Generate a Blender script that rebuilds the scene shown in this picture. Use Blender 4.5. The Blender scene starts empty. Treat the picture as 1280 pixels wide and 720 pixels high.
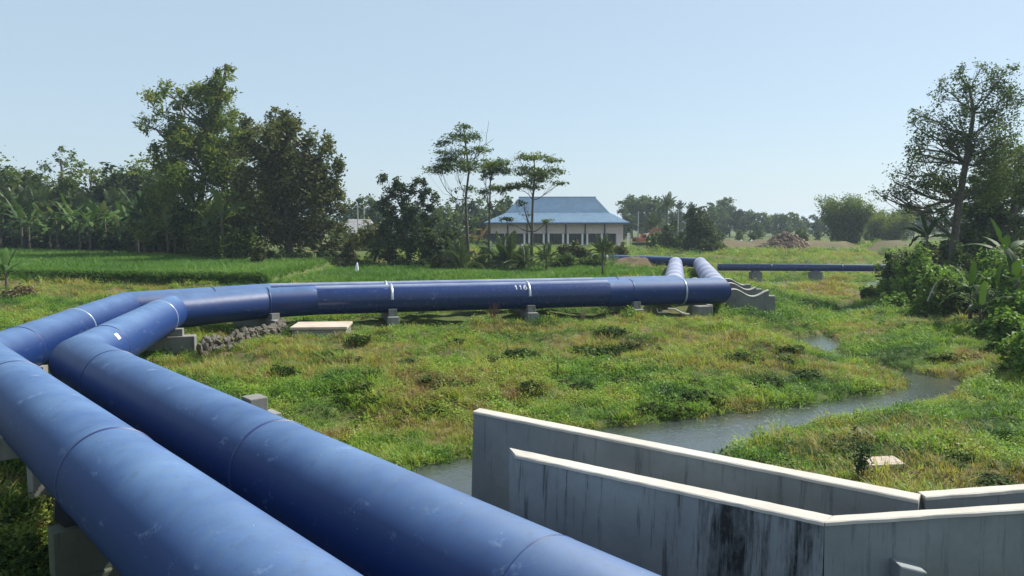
import bpy, math, random
import numpy as np
from mathutils import Vector, Matrix

# ------------------------------------------------------------------ scene, camera, light
S = bpy.context.scene
COL = S.collection
EYE = 4.6
cam_d = bpy.data.cameras.new('camera'); cam = bpy.data.objects.new('camera', cam_d); COL.objects.link(cam)
cam_d.sensor_width = 36.0; cam_d.lens = 36.0 * 950 / 1280
cam_d.clip_start = 0.05; cam_d.clip_end = 12000
PITCH = math.atan((360 - 281) / 950)
cam.location = (0, 0, EYE); cam.rotation_euler = (math.pi / 2 - PITCH, 0, 0)
S.camera = cam
SUN_EL, SUN_AZ = math.radians(48), math.radians(64)       # azimuth from +Y towards +X
W = bpy.data.worlds.new("World"); S.world = W; W.use_nodes = True
wn = W.node_tree.nodes; wl = W.node_tree.links
sky = wn.new('ShaderNodeTexSky'); sky.sky_type = 'NISHITA'; sky.sun_disc = False
sky.sun_elevation = SUN_EL; sky.sun_rotation = SUN_AZ
sky.air_density = 1.0; sky.dust_density = .9; sky.ozone_density = 3.0; sky.altitude = 60
milk = wn.new('ShaderNodeMix'); milk.data_type = 'RGBA'; milk.inputs[0].default_value = .64    # milky dry-season sky
wl.new(sky.outputs[0], milk.inputs[6]); milk.inputs[7].default_value = (4.3, 5.35, 6.1, 1)
wl.new(milk.outputs[2], wn['Background'].inputs[0]); wn['Background'].inputs[1].default_value = 0.088
sd = bpy.data.lights.new('sun', 'SUN'); sd.energy = 5.0; sd.angle = math.radians(0.5); sd.color = (1.0, 0.955, 0.88)
sun = bpy.data.objects.new('sun', sd); COL.objects.link(sun)
sdir = Vector((math.cos(SUN_EL) * math.sin(SUN_AZ), math.cos(SUN_EL) * math.cos(SUN_AZ), math.sin(SUN_EL)))
sun.rotation_euler = sdir.to_track_quat('Z', 'Y').to_euler(); sun.location = (30, 20, 60)
S.view_settings.view_transform = 'Standard'; S.view_settings.look = 'None'
S.view_settings.exposure = 0.7; S.view_settings.gamma = 1.0; S.view_settings.use_curve_mapping = False

# ------------------------------------------------------------------ helpers
rng = np.random.default_rng(7)
def px(x, y, Y=None, z=None):
    """a pixel of the 1280x720 photograph as a world point at depth Y or height z"""
    c = (x - 640) / 950; u = (360 - y) / 950
    r = np.array([c, math.cos(PITCH) + u * math.sin(PITCH), -math.sin(PITCH) + u * math.cos(PITCH)])
    k = Y / r[1] if Y is not None else (z - EYE) / r[2]
    return np.array([0, 0, EYE]) + r * k
def mesh_data(name, V, F, mat=None, smooth=False, fattr=None):
    me = bpy.data.meshes.new(name)
    V = np.asarray(V, dtype=np.float32)
    if isinstance(F, np.ndarray):
        n, k = F.shape
        me.vertices.add(len(V)); me.vertices.foreach_set('co', V.ravel())
        me.loops.add(n * k); me.loops.foreach_set('vertex_index', F.astype(np.int32).ravel())
        me.polygons.add(n); me.polygons.foreach_set('loop_start', np.arange(0, n * k, k, dtype=np.int32))
        me.update(calc_edges=True)
    else:
        me.from_pydata([tuple(map(float, v)) for v in V], [], F)
        me.update()
    if smooth: me.polygons.foreach_set('use_smooth', np.ones(len(me.polygons), dtype=bool))
    if fattr is not None:
        for k_, a in fattr.items():
            at = me.attributes.new(k_, 'FLOAT', 'FACE'); at.data.foreach_set('value', np.asarray(a, dtype=np.float32))
    if mat is not None: me.materials.append(mat)
    return me
def link(name, me, parent=None, loc=None):
    o = bpy.data.objects.new(name, me); COL.objects.link(o)
    if parent is not None: o.parent = parent
    if loc is not None: o.location = loc
    return o
def obj(name, V, F, mat, parent=None, smooth=False, fattr=None, loc=None):
    return link(name, mesh_data(name, V, F, mat, smooth, fattr), parent, loc)
def tag(o, label, cat, group=None):
    o['label'] = label; o['category'] = cat
    if group: o['group'] = group
    return o
def thing(name, label, cat, loc=(0, 0, 0), group=None, rz=0.0):
    o = bpy.data.objects.new(name, None); COL.objects.link(o); o.empty_display_size = 0.2
    o.location = loc; o.rotation_euler = (0, 0, rz)
    return tag(o, label, cat, group)
def dup(root, loc, rz=0.0, sc=1.0, label=None, group=None):
    r = root.copy(); COL.objects.link(r); r.location = loc; r.rotation_euler = (0, 0, rz); r.scale = (sc, sc, sc)
    if label: r['label'] = label
    if group: r['group'] = group
    for ch in list(root.children):
        c = ch.copy(); COL.objects.link(c); c.parent = r
        for g in ch.children:
            d = g.copy(); COL.objects.link(d); d.parent = c
    return r
class MB:
    def __init__(s): s.V = []; s.F = []
    def add(s, V, F):
        b = len(s.V); s.V += [tuple(map(float, v)) for v in V]; s.F += [tuple(i + b for i in f) for f in F]; return s
    def box(s, c, d, rz=0.0, taper=1.0):
        x, y, z = d[0] / 2, d[1] / 2, d[2] / 2; t = taper
        P = [(-x, -y, -z), (x, -y, -z), (x, y, -z), (-x, y, -z), (-x * t, -y * t, z), (x * t, -y * t, z), (x * t, y * t, z), (-x * t, y * t, z)]
        cs, sn = math.cos(rz), math.sin(rz)
        P = [(c[0] + a * cs - b * sn, c[1] + a * sn + b * cs, c[2] + e) for a, b, e in P]
        return s.add(P, [(0, 3, 2, 1), (4, 5, 6, 7), (0, 1, 5, 4), (1, 2, 6, 5), (2, 3, 7, 6), (3, 0, 4, 7)])
    def tube(s, pts, rad, n=6):
        V, F = tube(pts, rad, n); return s.add(V, F)
    def obj(s, name, mat, parent=None, smooth=False, loc=None): return obj(name, np.array(s.V), s.F, mat, parent, smooth, None, loc)
def tube(pts, rad, n=6):
    pts = [Vector(p) for p in pts]
    if not hasattr(rad, '__len__'): rad = [rad] * len(pts)
    V = []; F = []; prev = None
    for i, p in enumerate(pts):
        d = (pts[min(i + 1, len(pts) - 1)] - pts[max(i - 1, 0)]).normalized()
        if prev is None: a = d.orthogonal().normalized()
        else:
            a = prev - d * prev.dot(d); a = a.normalized() if a.length > 1e-6 else d.orthogonal().normalized()
        prev = a; b = d.cross(a)
        for k in range(n):
            t = 2 * math.pi * k / n; V.append(p + (a * math.cos(t) + b * math.sin(t)) * rad[i])
    for i in range(len(pts) - 1):
        for k in range(n):
            F.append((i * n + k, i * n + (k + 1) % n, (i + 1) * n + (k + 1) % n, (i + 1) * n + k))
    F.append(tuple(range(n - 1, -1, -1))); F.append(tuple(range((len(pts) - 1) * n, len(pts) * n)))
    return V, F
def prism(poly, d, bevel=0):
    """extrude a closed 3-D polygon along vector d"""
    n = len(poly); P = [Vector(p) for p in poly]; d = Vector(d)
    V = P + [p + d for p in P]
    F = [tuple(range(n)), tuple(range(2 * n - 1, n - 1, -1))] + [(i, i + n, (i + 1) % n + n, (i + 1) % n) for i in range(n)]
    return V, F
def bevel(o, w, seg=2):
    m = o.modifiers.new('bevel', 'BEVEL'); m.width = w; m.segments = seg; m.limit_method = 'ANGLE'; m.angle_limit = 0.6
    return o
def vnoise(x, y, s=0):
    x = np.asarray(x, float); y = np.asarray(y, float)
    xi = np.floor(x); yi = np.floor(y); xf = x - xi; yf = y - yi
    def h(a, b):
        v = np.sin(a * 127.1 + b * 311.7 + s * 74.7) * 43758.5453
        return v - np.floor(v)
    u = xf * xf * (3 - 2 * xf); v = yf * yf * (3 - 2 * yf)
    return (h(xi, yi) * (1 - u) + h(xi + 1, yi) * u) * (1 - v) + (h(xi, yi + 1) * (1 - u) + h(xi + 1, yi + 1) * u) * v
def fbm(x, y, s=0, o=4):
    t = 0; a = .5; n = 0
    for i in range(o): t = t + a * vnoise(x * 2 ** i, y * 2 ** i, s + i * 13); n += a; a *= .5
    return t / n
def sm(a, b, x):
    t = np.clip((x - a) / (b - a), 0, 1); return t * t * (3 - 2 * t)

# ------------------------------------------------------------------ materials
def mat(name):
    m = bpy.data.materials.new(name); m.use_nodes = True; nt = m.node_tree
    return m, nt.nodes, nt.links, nt.nodes['Principled BSDF']
def noise(N, L, scale, detail=4, rough=.55, vec=None, stretch=None, coord='Object'):
    t = N.new('ShaderNodeTexNoise'); t.inputs['Scale'].default_value = scale; t.inputs['Detail'].default_value = detail; t.inputs['Roughness'].default_value = rough
    if vec is None:
        tc = N.new('ShaderNodeTexCoord'); vec = tc.outputs[coord]
    if stretch:
        mp = N.new('ShaderNodeMapping'); mp.inputs['Scale'].default_value = stretch; L.new(vec, mp.inputs[0]); vec = mp.outputs[0]
    L.new(vec, t.inputs['Vector']); return t.outputs['Fac']
def ramp(N, L, fac, stops):
    r = N.new('ShaderNodeValToRGB'); el = r.color_ramp.elements
    while len(el) < len(stops): el.new(.5)
    for e, (p, c) in zip(el, stops): e.position = p; e.color = (*c, 1) if len(c) == 3 else c
    L.new(fac, r.inputs[0]); return r.outputs[0]
def rampf(N, L, fac, stops): return ramp(N, L, fac, [(p, (v, v, v)) for p, v in stops])
def mixc(N, L, fac, a, b, mode='MIX'):
    m = N.new('ShaderNodeMix'); m.data_type = 'RGBA'; m.blend_type = mode
    for sck, v in ((m.inputs[0], fac), (m.inputs[6], a), (m.inputs[7], b)):
        if hasattr(v, 'links'): L.new(v, sck)
        elif isinstance(v, (int, float)): sck.default_value = v
        else: sck.default_value = (*v, 1)
    return m.outputs[2]
def math_(N, L, op, a, b=None):
    m = N.new('ShaderNodeMath'); m.operation = op
    for i, v in enumerate((a, b)):
        if v is None: continue
        if hasattr(v, 'links'): L.new(v, m.inputs[i])
        else: m.inputs[i].default_value = v
    return m.outputs[0]
def bump(N, L, P, h, s=.3, d=.02):
    b = N.new('ShaderNodeBump'); b.inputs['Strength'].default_value = s; b.inputs['Distance'].default_value = d
    L.new(h, b.inputs['Height']); L.new(b.outputs[0], P.inputs['Normal'])
def simple(name, c, rough=.7, var=.25, scale=6, metal=0.0, spec=.5):
    m, N, L, P = mat(name)
    f = noise(N, L, scale)
    lo = tuple(x * (1 - var) for x in c); hi = tuple(min(1, x * (1 + var)) for x in c)
    L.new(ramp(N, L, f, [(.3, lo), (.7, hi)]), P.inputs['Base Color'])
    P.inputs['Roughness'].default_value = rough; P.inputs['Metallic'].default_value = metal; P.inputs['Specular IOR Level'].default_value = spec
    return m
def leafmat(name, cols, trans=.3, rough=.65, inst=False, tint=1.0, spec=.3):
    """colour by the per-leaf value 'v'"""
    m, N, L, P = mat(name)
    a = N.new('ShaderNodeAttribute'); a.attribute_name = 'v'; a.attribute_type = 'INSTANCER' if inst else 'GEOMETRY'
    n = len(cols)
    col = ramp(N, L, a.outputs['Fac'], [(i / (n - 1), c) for i, c in enumerate(cols)])
    L.new(col, P.inputs['Base Color']); P.inputs['Roughness'].default_value = rough; P.inputs['Specular IOR Level'].default_value = spec
    t = N.new('ShaderNodeBsdfTranslucent')
    L.new(mixc(N, L, 1.0, col, (1.0, 1.0, .55), 'MULTIPLY'), t.inputs[0])
    mx = N.new('ShaderNodeMixShader'); mx.inputs[0].default_value = trans
    L.new(P.outputs[0], mx.inputs[1]); L.new(t.outputs[0], mx.inputs[2])
    L.new(mx.outputs[0], N['Material Output'].inputs[0])
    return m

def pipemat(name, base, dust, dustamt, rough, band=0.0, lo=.38, spec=.35):  # dust colour also paints the sunlit tops of the pipes
    m, N, L, P = mat(name)
    g = N.new('ShaderNodeNewGeometry'); sx = N.new('ShaderNodeSeparateXYZ'); L.new(g.outputs['Normal'], sx.inputs[0])
    up = rampf(N, L, sx.outputs['Z'], [(lo, 0.0), (.95, 1.0)])  # dust on upper faces, also painting the sunlit top against dark sides
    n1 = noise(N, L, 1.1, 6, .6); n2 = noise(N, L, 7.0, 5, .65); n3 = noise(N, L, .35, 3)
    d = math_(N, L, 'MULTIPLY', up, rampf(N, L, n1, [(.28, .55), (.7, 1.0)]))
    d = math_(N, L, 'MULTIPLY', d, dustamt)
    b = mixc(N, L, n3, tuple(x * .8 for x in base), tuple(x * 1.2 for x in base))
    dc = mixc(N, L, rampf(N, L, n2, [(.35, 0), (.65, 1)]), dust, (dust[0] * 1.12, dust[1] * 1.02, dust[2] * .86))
    dc = mixc(N, L, rampf(N, L, sx.outputs['Z'], [(lo, 1), (lo + .45, 0)]), dc, (dust[0] * .65, dust[1] * .6, dust[2] * .7))  # purple-brown dust tint painted along the turn into shade
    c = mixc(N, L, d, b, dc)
    # scuffs and pale smears
    sc = rampf(N, L, noise(N, L, 2.2, 8, .72, stretch=(1, 1, 2.2)), [(.60, 0), (.74, .38)])
    c = mixc(N, L, sc, c, (.30, .40, .58))
    st = rampf(N, L, noise(N, L, 3.5, 6, .7), [(.66, 0), (.72, .35)])
    c = mixc(N, L, st, c, (.13, .13, .22))
    drip = rampf(N, L, noise(N, L, 7.0, 6, .7, stretch=(1, 1, .12)), [(.54, 0), (.70, .28)])
    c = mixc(N, L, drip, c, (.035, .045, .085))
    spot = rampf(N, L, noise(N, L, 34, 2, .5), [(.74, 0), (.77, .75)])
    c = mixc(N, L, math_(N, L, 'MULTIPLY', spot, rampf(N, L, noise(N, L, 2.0, 2), [(.5, 0), (.6, 1)])), c, (.5, .52, .52))
    if band:
        c = mixc(N, L, rampf(N, L, noise(N, L, 1.0, 3, .5, stretch=(.3, 2.0, .3)), [(.42, 0), (.6, band)]), c, (.42, .42, .50))
    L.new(c, P.inputs['Base Color'])
    r = math_(N, L, 'ADD', math_(N, L, 'MULTIPLY', d, .25), rough)
    L.new(math_(N, L, 'ADD', r, math_(N, L, 'MULTIPLY', n2, .12)), P.inputs['Roughness'])
    P.inputs['Specular IOR Level'].default_value = spec
    bump(N, L, P, noise(N, L, 2.5, 3), .12, .02)
    return m
M = {}
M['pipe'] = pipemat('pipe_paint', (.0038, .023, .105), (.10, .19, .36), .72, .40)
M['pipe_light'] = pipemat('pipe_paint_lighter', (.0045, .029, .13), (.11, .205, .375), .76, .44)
M['pipe_dark'] = pipemat('pipe_paint_dark_gloss', (.007, .026, .115), (.27, .33, .45), .85, .2, 0, .80, .6)  # pale topmost dust also paints the highlight along this glossy stretch
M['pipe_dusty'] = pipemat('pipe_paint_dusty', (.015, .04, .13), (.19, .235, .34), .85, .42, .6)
M['band'] = simple('weld_band_paint', (.012, .03, .12), .45, .3, 4)
M['bright_band'] = simple('pale_band', (.33, .38, .46), .3, .2, 4, .3)
M['strap'] = simple('strap_metal', (.42, .45, .50), .4, .2, 9, .5)
M['stencil'] = simple('worn_stencil_paint', (.42, .44, .48), .6, .5, 14)
M['white'] = simple('white_paper', (.8, .82, .82), .6, .06, 20)
M['steel_dark'] = simple('dark_steel', (.02, .022, .03), .5, .3, 8)

def concrete(name, c, stain=.6, dark=None, bumps=.25):
    m, N, L, P = mat(name)
    n1 = noise(N, L, 1.3, 6, .6); n2 = noise(N, L, 14, 5, .7)
    col = ramp(N, L, n1, [(.3, tuple(x * .72 for x in c)), (.7, tuple(x * 1.12 for x in c))])
    col = mixc(N, L, rampf(N, L, n2, [(.3, .0), (.7, .3)]), col, tuple(x * .7 for x in c))
    stv = noise(N, L, 8.0, 8, .75, stretch=(1.0, 1.0, .06))
    stf = rampf(N, L, stv, [(.548, 0), (.665, stain)])
    g = N.new('ShaderNodeNewGeometry'); sx = N.new('ShaderNodeSeparateXYZ'); L.new(g.outputs['Normal'], sx.inputs[0])
    side = rampf(N, L, math_(N, L, 'ABSOLUTE', sx.outputs['Z']), [(.4, 1), (.6, 0)])
    col = mixc(N, L, math_(N, L, 'MULTIPLY', stf, side), col, (.025, .027, .03))
    if dark:      # (axis point, x range): a black-stained stretch of wall
        x0, x1 = dark
        tc = N.new('ShaderNodeTexCoord'); sp = N.new('ShaderNodeSeparateXYZ'); L.new(tc.outputs['Object'], sp.inputs[0])
        mr = rampf(N, L, math_(N, L, 'MULTIPLY', math_(N, L, 'SUBTRACT', sp.outputs['X'], x0 - .5), .2), [(.1, 0), (.115, 1), ((x1 - x0 + .5) * .2, 1), ((x1 - x0 + .53) * .2, 0)])
        s2 = rampf(N, L, noise(N, L, 9.0, 6, .7, stretch=(1, 1, .09)), [(.40, .0), (.56, .95)])
        s2 = math_(N, L, 'MULTIPLY', s2, rampf(N, L, noise(N, L, 5.0, 5, .7, stretch=(1, 1, .5)), [(.35, .45), (.55, 1)]))
        col = mixc(N, L, math_(N, L, 'MULTIPLY', math_(N, L, 'MULTIPLY', s2, mr), side), col, (.012, .013, .014))
    L.new(col, P.inputs['Base Color']); P.inputs['Roughness'].default_value = .85; P.inputs['Specular IOR Level'].default_value = .25
    bump(N, L, P, n2, bumps, .01)
    return m
M['wall'] = concrete('wall_concrete', (.255, .275, .278), .9, (-.83, .03))
M['wall_back'] = concrete('wall_concrete_rear', (.222, .24, .243), .6)
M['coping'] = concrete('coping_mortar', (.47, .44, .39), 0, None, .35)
M['pier'] = concrete('pier_concrete', (.23, .228, .21), .5)
M['cap'] = concrete('old_mortar', (.34, .33, .30), .3)
M['slab'] = concrete('slab_concrete', (.50, .42, .34), .3)
M['stone'] = simple('fieldstone', (.10, .088, .068), .9, .55, 5)
M['rubble'] = simple('rubble_stone', (.17, .115, .082), .95, .5, .8)
M['bark'] = simple('bark', (.085, .072, .055), .9, .4, 5)
M['bark_pale'] = simple('pale_bark', (.16, .14, .11), .9, .4, 5)
M['dead'] = simple('dry_twig', (.26, .20, .14), .9, .3, 9)
M['deadred'] = simple('dry_red_twig', (.17, .085, .06), .9, .3, 9)

# ------------------------------------------------------------------ terrain
CREEK = np.array([(3.0, -8, 1.3), (-2.6, 4, 1.4), (-3.5, 8.2, 1.6), (-2.3, 11.4, 1.8), (0.2, 13.6, 1.8), (3.1, 16.2, 1.3), (5.8, 18.0, .66), (9.4, 19.9, .36), (12.0, 21.5, .4),
                  (13.1, 22.9, .42), (12.6, 24.2, .22), (12.0, 26.0, .02), (11.8, 28.0, .08), (12.0, 29.5, .5), (12.25, 30.8, .9), (13, 32, .1), (14, 33.5, -.4), (17.5, 41, -.3), (20, 44.7, .35), (23, 49, -.3), (31, 63, .4), (44, 86, .8), (57, 133, 1)])
def creek_d(x, y):
    x = np.asarray(x, float); y = np.asarray(y, float); best = np.full(x.shape, 1e9)
    for (x0, y0, w0), (x1, y1, w1) in zip(CREEK[:-1], CREEK[1:]):
        dx, dy = x1 - x0, y1 - y0
        t = np.clip(((x - x0) * dx + (y - y0) * dy) / (dx * dx + dy * dy), 0, 1)
        best = np.minimum(best, np.hypot(x - x0 - t * dx, y - y0 - t * dy) - (w0 + t * (w1 - w0)))
    return best
WATER = -.2
def terrace(x, y):       # raised rice terrace on the left
    w = .5 * (fbm(x * .4, y * .4, 91) - .5)
    front = 48.2 - .2 * (x + 16) + w
    return sm(0, .45, y - front) * sm(0, .6, -15.3 + w - x + (y - 48) * -.03)
def pipe_y(x): return 31.15 + (x + 8.1) * .262
def hgt(x, y):
    x = np.asarray(x, float); y = np.asarray(y, float)
    h = .02 + .34 * sm(15, 29, y) + .1 * sm(30, 45, y)
    h = h - .25 * sm(-8, -14, x) * sm(18, 8, y)
    h = h + .9 * sm(0, 12, x - (9.5 + .42 * y)) * sm(14, 22, y) * sm(75, 55, y)          # right bank rises
    h = h + .18 * sm(46, 52, y) * sm(14, 8, x) + .45 * sm(70, 88, y)
    h = h + .06 * np.exp(-((y - (31.15 + (x + 8.1) * .262) - .9) / 1.7) ** 2) * sm(-13, -9, x) * sm(10.5, 8.5, x)
    h = h - 1.05 * np.exp(-((y - 61) / 7) ** 2) * sm(15.5, 19, x) * sm(46, 38, x)
    lump = (fbm(x * .35, y * .35, 3, 4) - .5)
    k = sm(70, 50, y) + .25
    h = h + lump * .75 * k + (fbm(x * 1.3, y * 1.3, 5, 3) - .5) * .30 * k * sm(0, 2.5, creek_d(x, y))
    t = terrace(x, y)
    h = h - .26 * np.exp(-(((x + 7.2) / 1.6) ** 2 + ((y - 28.3) / 1.0) ** 2))
    cd = creek_d(x, y); lo = sm(3.4, .5, cd) * sm(60, 40, y)
    h = h * (1 - .82 * lo) - .10 * lo
    h = h * (1 - t) + t * (1.24 + .04 * (fbm(x, y, 8, 2) - .5))
    # dirt mound by the far pipe, berm before the tree line
    h = h + (.55 + 1.0 * fbm(x * .6, y * .6, 61, 4)) * np.exp(-(((x - 12.0) / 2.6) ** 2 + ((y - 73.5) / 2.6) ** 2))
    h = h + 1.6 * np.exp(-((y - 112) / 3.5) ** 2) * sm(26, 31, x) * sm(66, 56, x) * (.7 + .6 * fbm(x * .4, y * .4, 17))
    d = creek_d(x, y) + .35 * (fbm(x * 1.3, y * 1.3, 44) - .5)
    e = np.where(y > 60, .9, .55)
    h = h * sm(0, e, d) + (1 - sm(0, e, d)) * np.minimum(h, -.7)
    far = sm(400, 3000, np.hypot(x, y))
    return h * (1 - far) + far * 1.0
def axis(lo, hi, step, far, neg):
    a = list(np.arange(lo, hi, step)); g = step; v = a[-1]
    while v < far: g *= 1.22; v += g; a.append(v)
    if neg is not None:
        g = step; v = a[0]
        while v > neg: g *= 1.22; v -= g; a.insert(0, v)
    return np.array(a)
gx = axis(-42, 42, .36, 1500, -1500)
gy = np.concatenate([np.array([-900, -400, -150, -60, -25, -12, -4, 0, 3]), np.arange(5, 40, .3), axis(40, 92, .5, 1500, None)])
X, Yy = np.meshgrid(gx, gy); Z = hgt(X, Yy)
nx, ny = len(gx), len(gy)
idx = np.arange(nx * ny).reshape(ny, nx)
F = np.stack([idx[:-1, :-1], idx[:-1, 1:], idx[1:, 1:], idx[1:, :-1]], -1).reshape(-1, 4)
xs, ys = X.ravel(), Yy.ravel()
brown = np.clip(sm(.50, .66, fbm(xs * .22, ys * .22, 21)) * .7, 0, 1)
def dryness(x, y):
    b =   .62 * sm(.55, .71, fbm(x * .16, y * .3, 21, 4))
    b = np.maximum(b, .9 * np.exp(-(((x - 1.5) / 6) ** 2 + ((y - 30.2) / 1.6) ** 2)))      # brown strip below the pipe
    b = np.maximum(b, 1.0 * np.exp(-(((x - 7.4) / 3.6) ** 2 + ((y - 13.3) / 1.2) ** 2)))      # dry grass by the slab
    b = np.maximum(b, .9 * np.exp(-(((x - 2.0) / 5) ** 2 + ((y - 26.5) / 2.0) ** 2)) * fbm(x * .5, y * .5, 5) * 1.6)
    b = np.maximum(b, .4 * sm(66, 72, y) * sm(110, 90, y) * sm(20, 26, x))
    b = np.maximum(b, .8 * np.exp(-((y - 46.5) / 1.1) ** 2) * sm(0, -4, x))
    return np.clip(b, 0, 1)
dirt = np.maximum(np.exp(-(((xs - 12.0) / 3.0) ** 2 + ((ys - 73.5) / 3.0) ** 2)) * 1.4, sm(86, 100, ys) * sm(26, 16, np.abs(xs - 4)) * .4)
dirt = np.maximum(dirt, np.exp(-((ys - 111) / 3.5) ** 2) * sm(26, 31, xs) * sm(66, 56, xs) * .95)
dirt = np.maximum(dirt, np.exp(-((ys - 47.3) / .5) ** 2) * sm(-6, -10, xs) * sm(-32, -26, xs))
dirt = np.maximum(dirt, sm(.25, .0, creek_d(xs, ys)) * .8); dirt = np.clip(dirt, 0, 1)
m, N, L, P = mat('ground_soil')
aD = N.new('ShaderNodeAttribute'); aD.attribute_name = 'dirt'; aB = N.new('ShaderNodeAttribute'); aB.attribute_name = 'dry'
n1 = noise(N, L, 1.5, 8, .7); n2 = noise(N, L, 9, 6, .7)
c = ramp(N, L, n1, [(.3, (.045, .07, .018)), (.55, (.075, .10, .028)), (.75, (.11, .12, .04))])
c = mixc(N, L, aB.outputs['Fac'], c, ramp(N, L, n2, [(.3, (.12, .09, .045)), (.7, (.2, .155, .08))]))
c = mixc(N, L, aD.outputs['Fac'], c, ramp(N, L, n2, [(.3, (.07, .05, .033)), (.7, (.15, .108, .072))]))
L.new(c, P.inputs['Base Color']); P.inputs['Roughness'].default_value = .95; P.inputs['Specular IOR Level'].default_value = .15
bump(N, L, P, n2, .6, .08)
g = obj('ground', np.stack([xs, ys, Z.ravel()], 1), F, m, smooth=True)
for k_, a_ in (('dirt', dirt), ('dry', dryness(xs, ys))):
    at = g.data.attributes.new(k_, 'FLOAT', 'POINT'); at.data.foreach_set('value', a_.astype(np.float32))
g['kind'] = 'structure'
# creek water
m, N, L, P = mat('creek_water')
P.inputs['Base Color'].default_value = (.04, .048, .042, 1); P.inputs['Roughness'].default_value = .06; P.inputs['Specular IOR Level'].default_value = 1.0
nA = noise(N, L, 2.2, 5, .65); nB = noise(N, L, 9, 4, .6)
bump(N, L, P, math_(N, L, 'ADD', nA, math_(N, L, 'MULTIPLY', nB, .6)), .3, .07)
foam_glint = noise(N, L, 9, 7, .75, stretch=(1, .5, 1))  # pale riffle flecks, the sparkle on the water painted into the colour
tc = N.new('ShaderNodeTexCoord'); vm = N.new('ShaderNodeVectorMath'); vm.operation = 'DISTANCE'; L.new(tc.outputs['Object'], vm.inputs[0]); vm.inputs[1].default_value = (7.0, 18.6, 0)
near = rampf(N, L, math_(N, L, 'MULTIPLY', vm.outputs['Value'], .2), [(.2, 1), (.75, 0)])
fm = math_(N, L, 'MULTIPLY', rampf(N, L, foam_glint, [(.56, 0), (.66, .3)]), near)
L.new(mixc(N, L, fm, (.04, .048, .042), (.62, .64, .62)), P.inputs['Base Color'])
L.new(math_(N, L, 'ADD', .06, math_(N, L, 'MULTIPLY', fm, .5)), P.inputs['Roughness'])
wx = np.linspace(-12, 64, 60); wy = np.linspace(-10, 150, 120); A_, B_ = np.meshgrid(wx, wy)
ii = np.arange(60 * 120).reshape(120, 60); WF = np.stack([ii[:-1, :-1], ii[:-1, 1:], ii[1:, 1:], ii[1:, :-1]], -1).reshape(-1, 4)
w = obj('creek_water', np.stack([A_.ravel(), B_.ravel(), np.full(A_.size, WATER)], 1), WF, m, smooth=True); w['kind'] = 'structure'
def gz(x, y): return float(hgt(np.array([x]), np.array([y]))[0])

# ------------------------------------------------------------------ the blue pipes
R = .6; AX = 1.5
PB = [(9.2, -4.0, AX), (-9.73, 16.95, AX), (-12.16, 26.9, AX), (-9.9, 30.0, AX), (-8.1, 31.15, AX), (4.3, 34.4, AX), (9.76, 35.9, AX), (16.6, 67, 1.15)]
PA = [(7.5, -4.5, AX), (-11.7, 16.58, AX), (-14.4, 28.16, AX), (-10.4, 32.4, AX), (3.8, 36.15, AX), (8.0, 37.5, AX), (14.5, 67.4, 1.15)]
def build_pipe(name, label, pts, R, mats, N=72):
    root = thing(name, label, 'pipe', (pts[0][0], pts[0][1], 0))
    off = Vector(root.location); P = [Vector(p) for p in pts]; n = len(P)
    D = [(P[i + 1] - P[i]).normalized() for i in range(n - 1)]
    secs = []
    for i in range(n - 1):
        u = D[i]; r = u.cross(Vector((0, 0, 1))).normalized(); up = r.cross(u)
        V = []
        for e, j in ((i, i), (i + 1, i + 1)):
            mN = (D[j - 1] + D[j]).normalized() if 0 < j < n - 1 else u
            for k in range(N):
                t = 2 * math.pi * k / N; o_ = (r * math.cos(t) + up * math.sin(t)) * R
                V.append(P[j] + o_ - u * (o_.dot(mN) / u.dot(mN)) - off)
        F = [(k, N + k, N + (k + 1) % N, (k + 1) % N) for k in range(N)]
        if i == 0: F.append(tuple(range(N)))
        if i == n - 2: F.append(tuple(range(2 * N - 1, N - 1, -1)))
        secs.append(obj('pipe_section', V, F, mats[i], root, True))
    root['_'] = 0; del root['_']
    return root, off, P, D
def band(root, off, P, D, seg, xy, R, w, h, m, name='weld_band', a0=None, a1=None, N=64, label=None):
    u = D[seg]; p0 = P[seg]; q = Vector((xy[0], xy[1], p0.z)); s = (q - p0).dot(u); c = p0 + u * s
    r = u.cross(Vector((0, 0, 1))).normalized(); up = r.cross(u)
    full = a0 is None
    ang = [2 * math.pi * k / N for k in range(N)] if full else [a0 + (a1 - a0) * k / N for k in range(N + 1)]
    prof = [(-w / 2, -.006), (-w / 2 * .75, h), (w / 2 * .75, h), (w / 2, -.006)]
    V = []; F = []; n = len(ang); kk = len(prof)
    for t in ang:
        d = r * math.cos(t) + up * math.sin(t)
        for a, b in prof: V.append(c + u * a + d * (R + b) - off)
    for i in range(n if full else n - 1):
        j = (i + 1) % n
        for k in range(kk - 1): F.append((i * kk + k, i * kk + k + 1, j * kk + k + 1, j * kk + k))
    o = obj(name, V, F, m, root, True)
    if label: o['label'] = label
    return o
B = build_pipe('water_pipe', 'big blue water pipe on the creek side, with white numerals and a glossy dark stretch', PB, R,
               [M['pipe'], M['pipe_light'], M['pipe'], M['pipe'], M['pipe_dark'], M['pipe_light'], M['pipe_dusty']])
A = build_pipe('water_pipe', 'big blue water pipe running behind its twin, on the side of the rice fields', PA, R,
               [M['pipe_light'], M['pipe'], M['pipe'], M['pipe_dark'], M['pipe_light'], M['pipe_dusty']])
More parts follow.
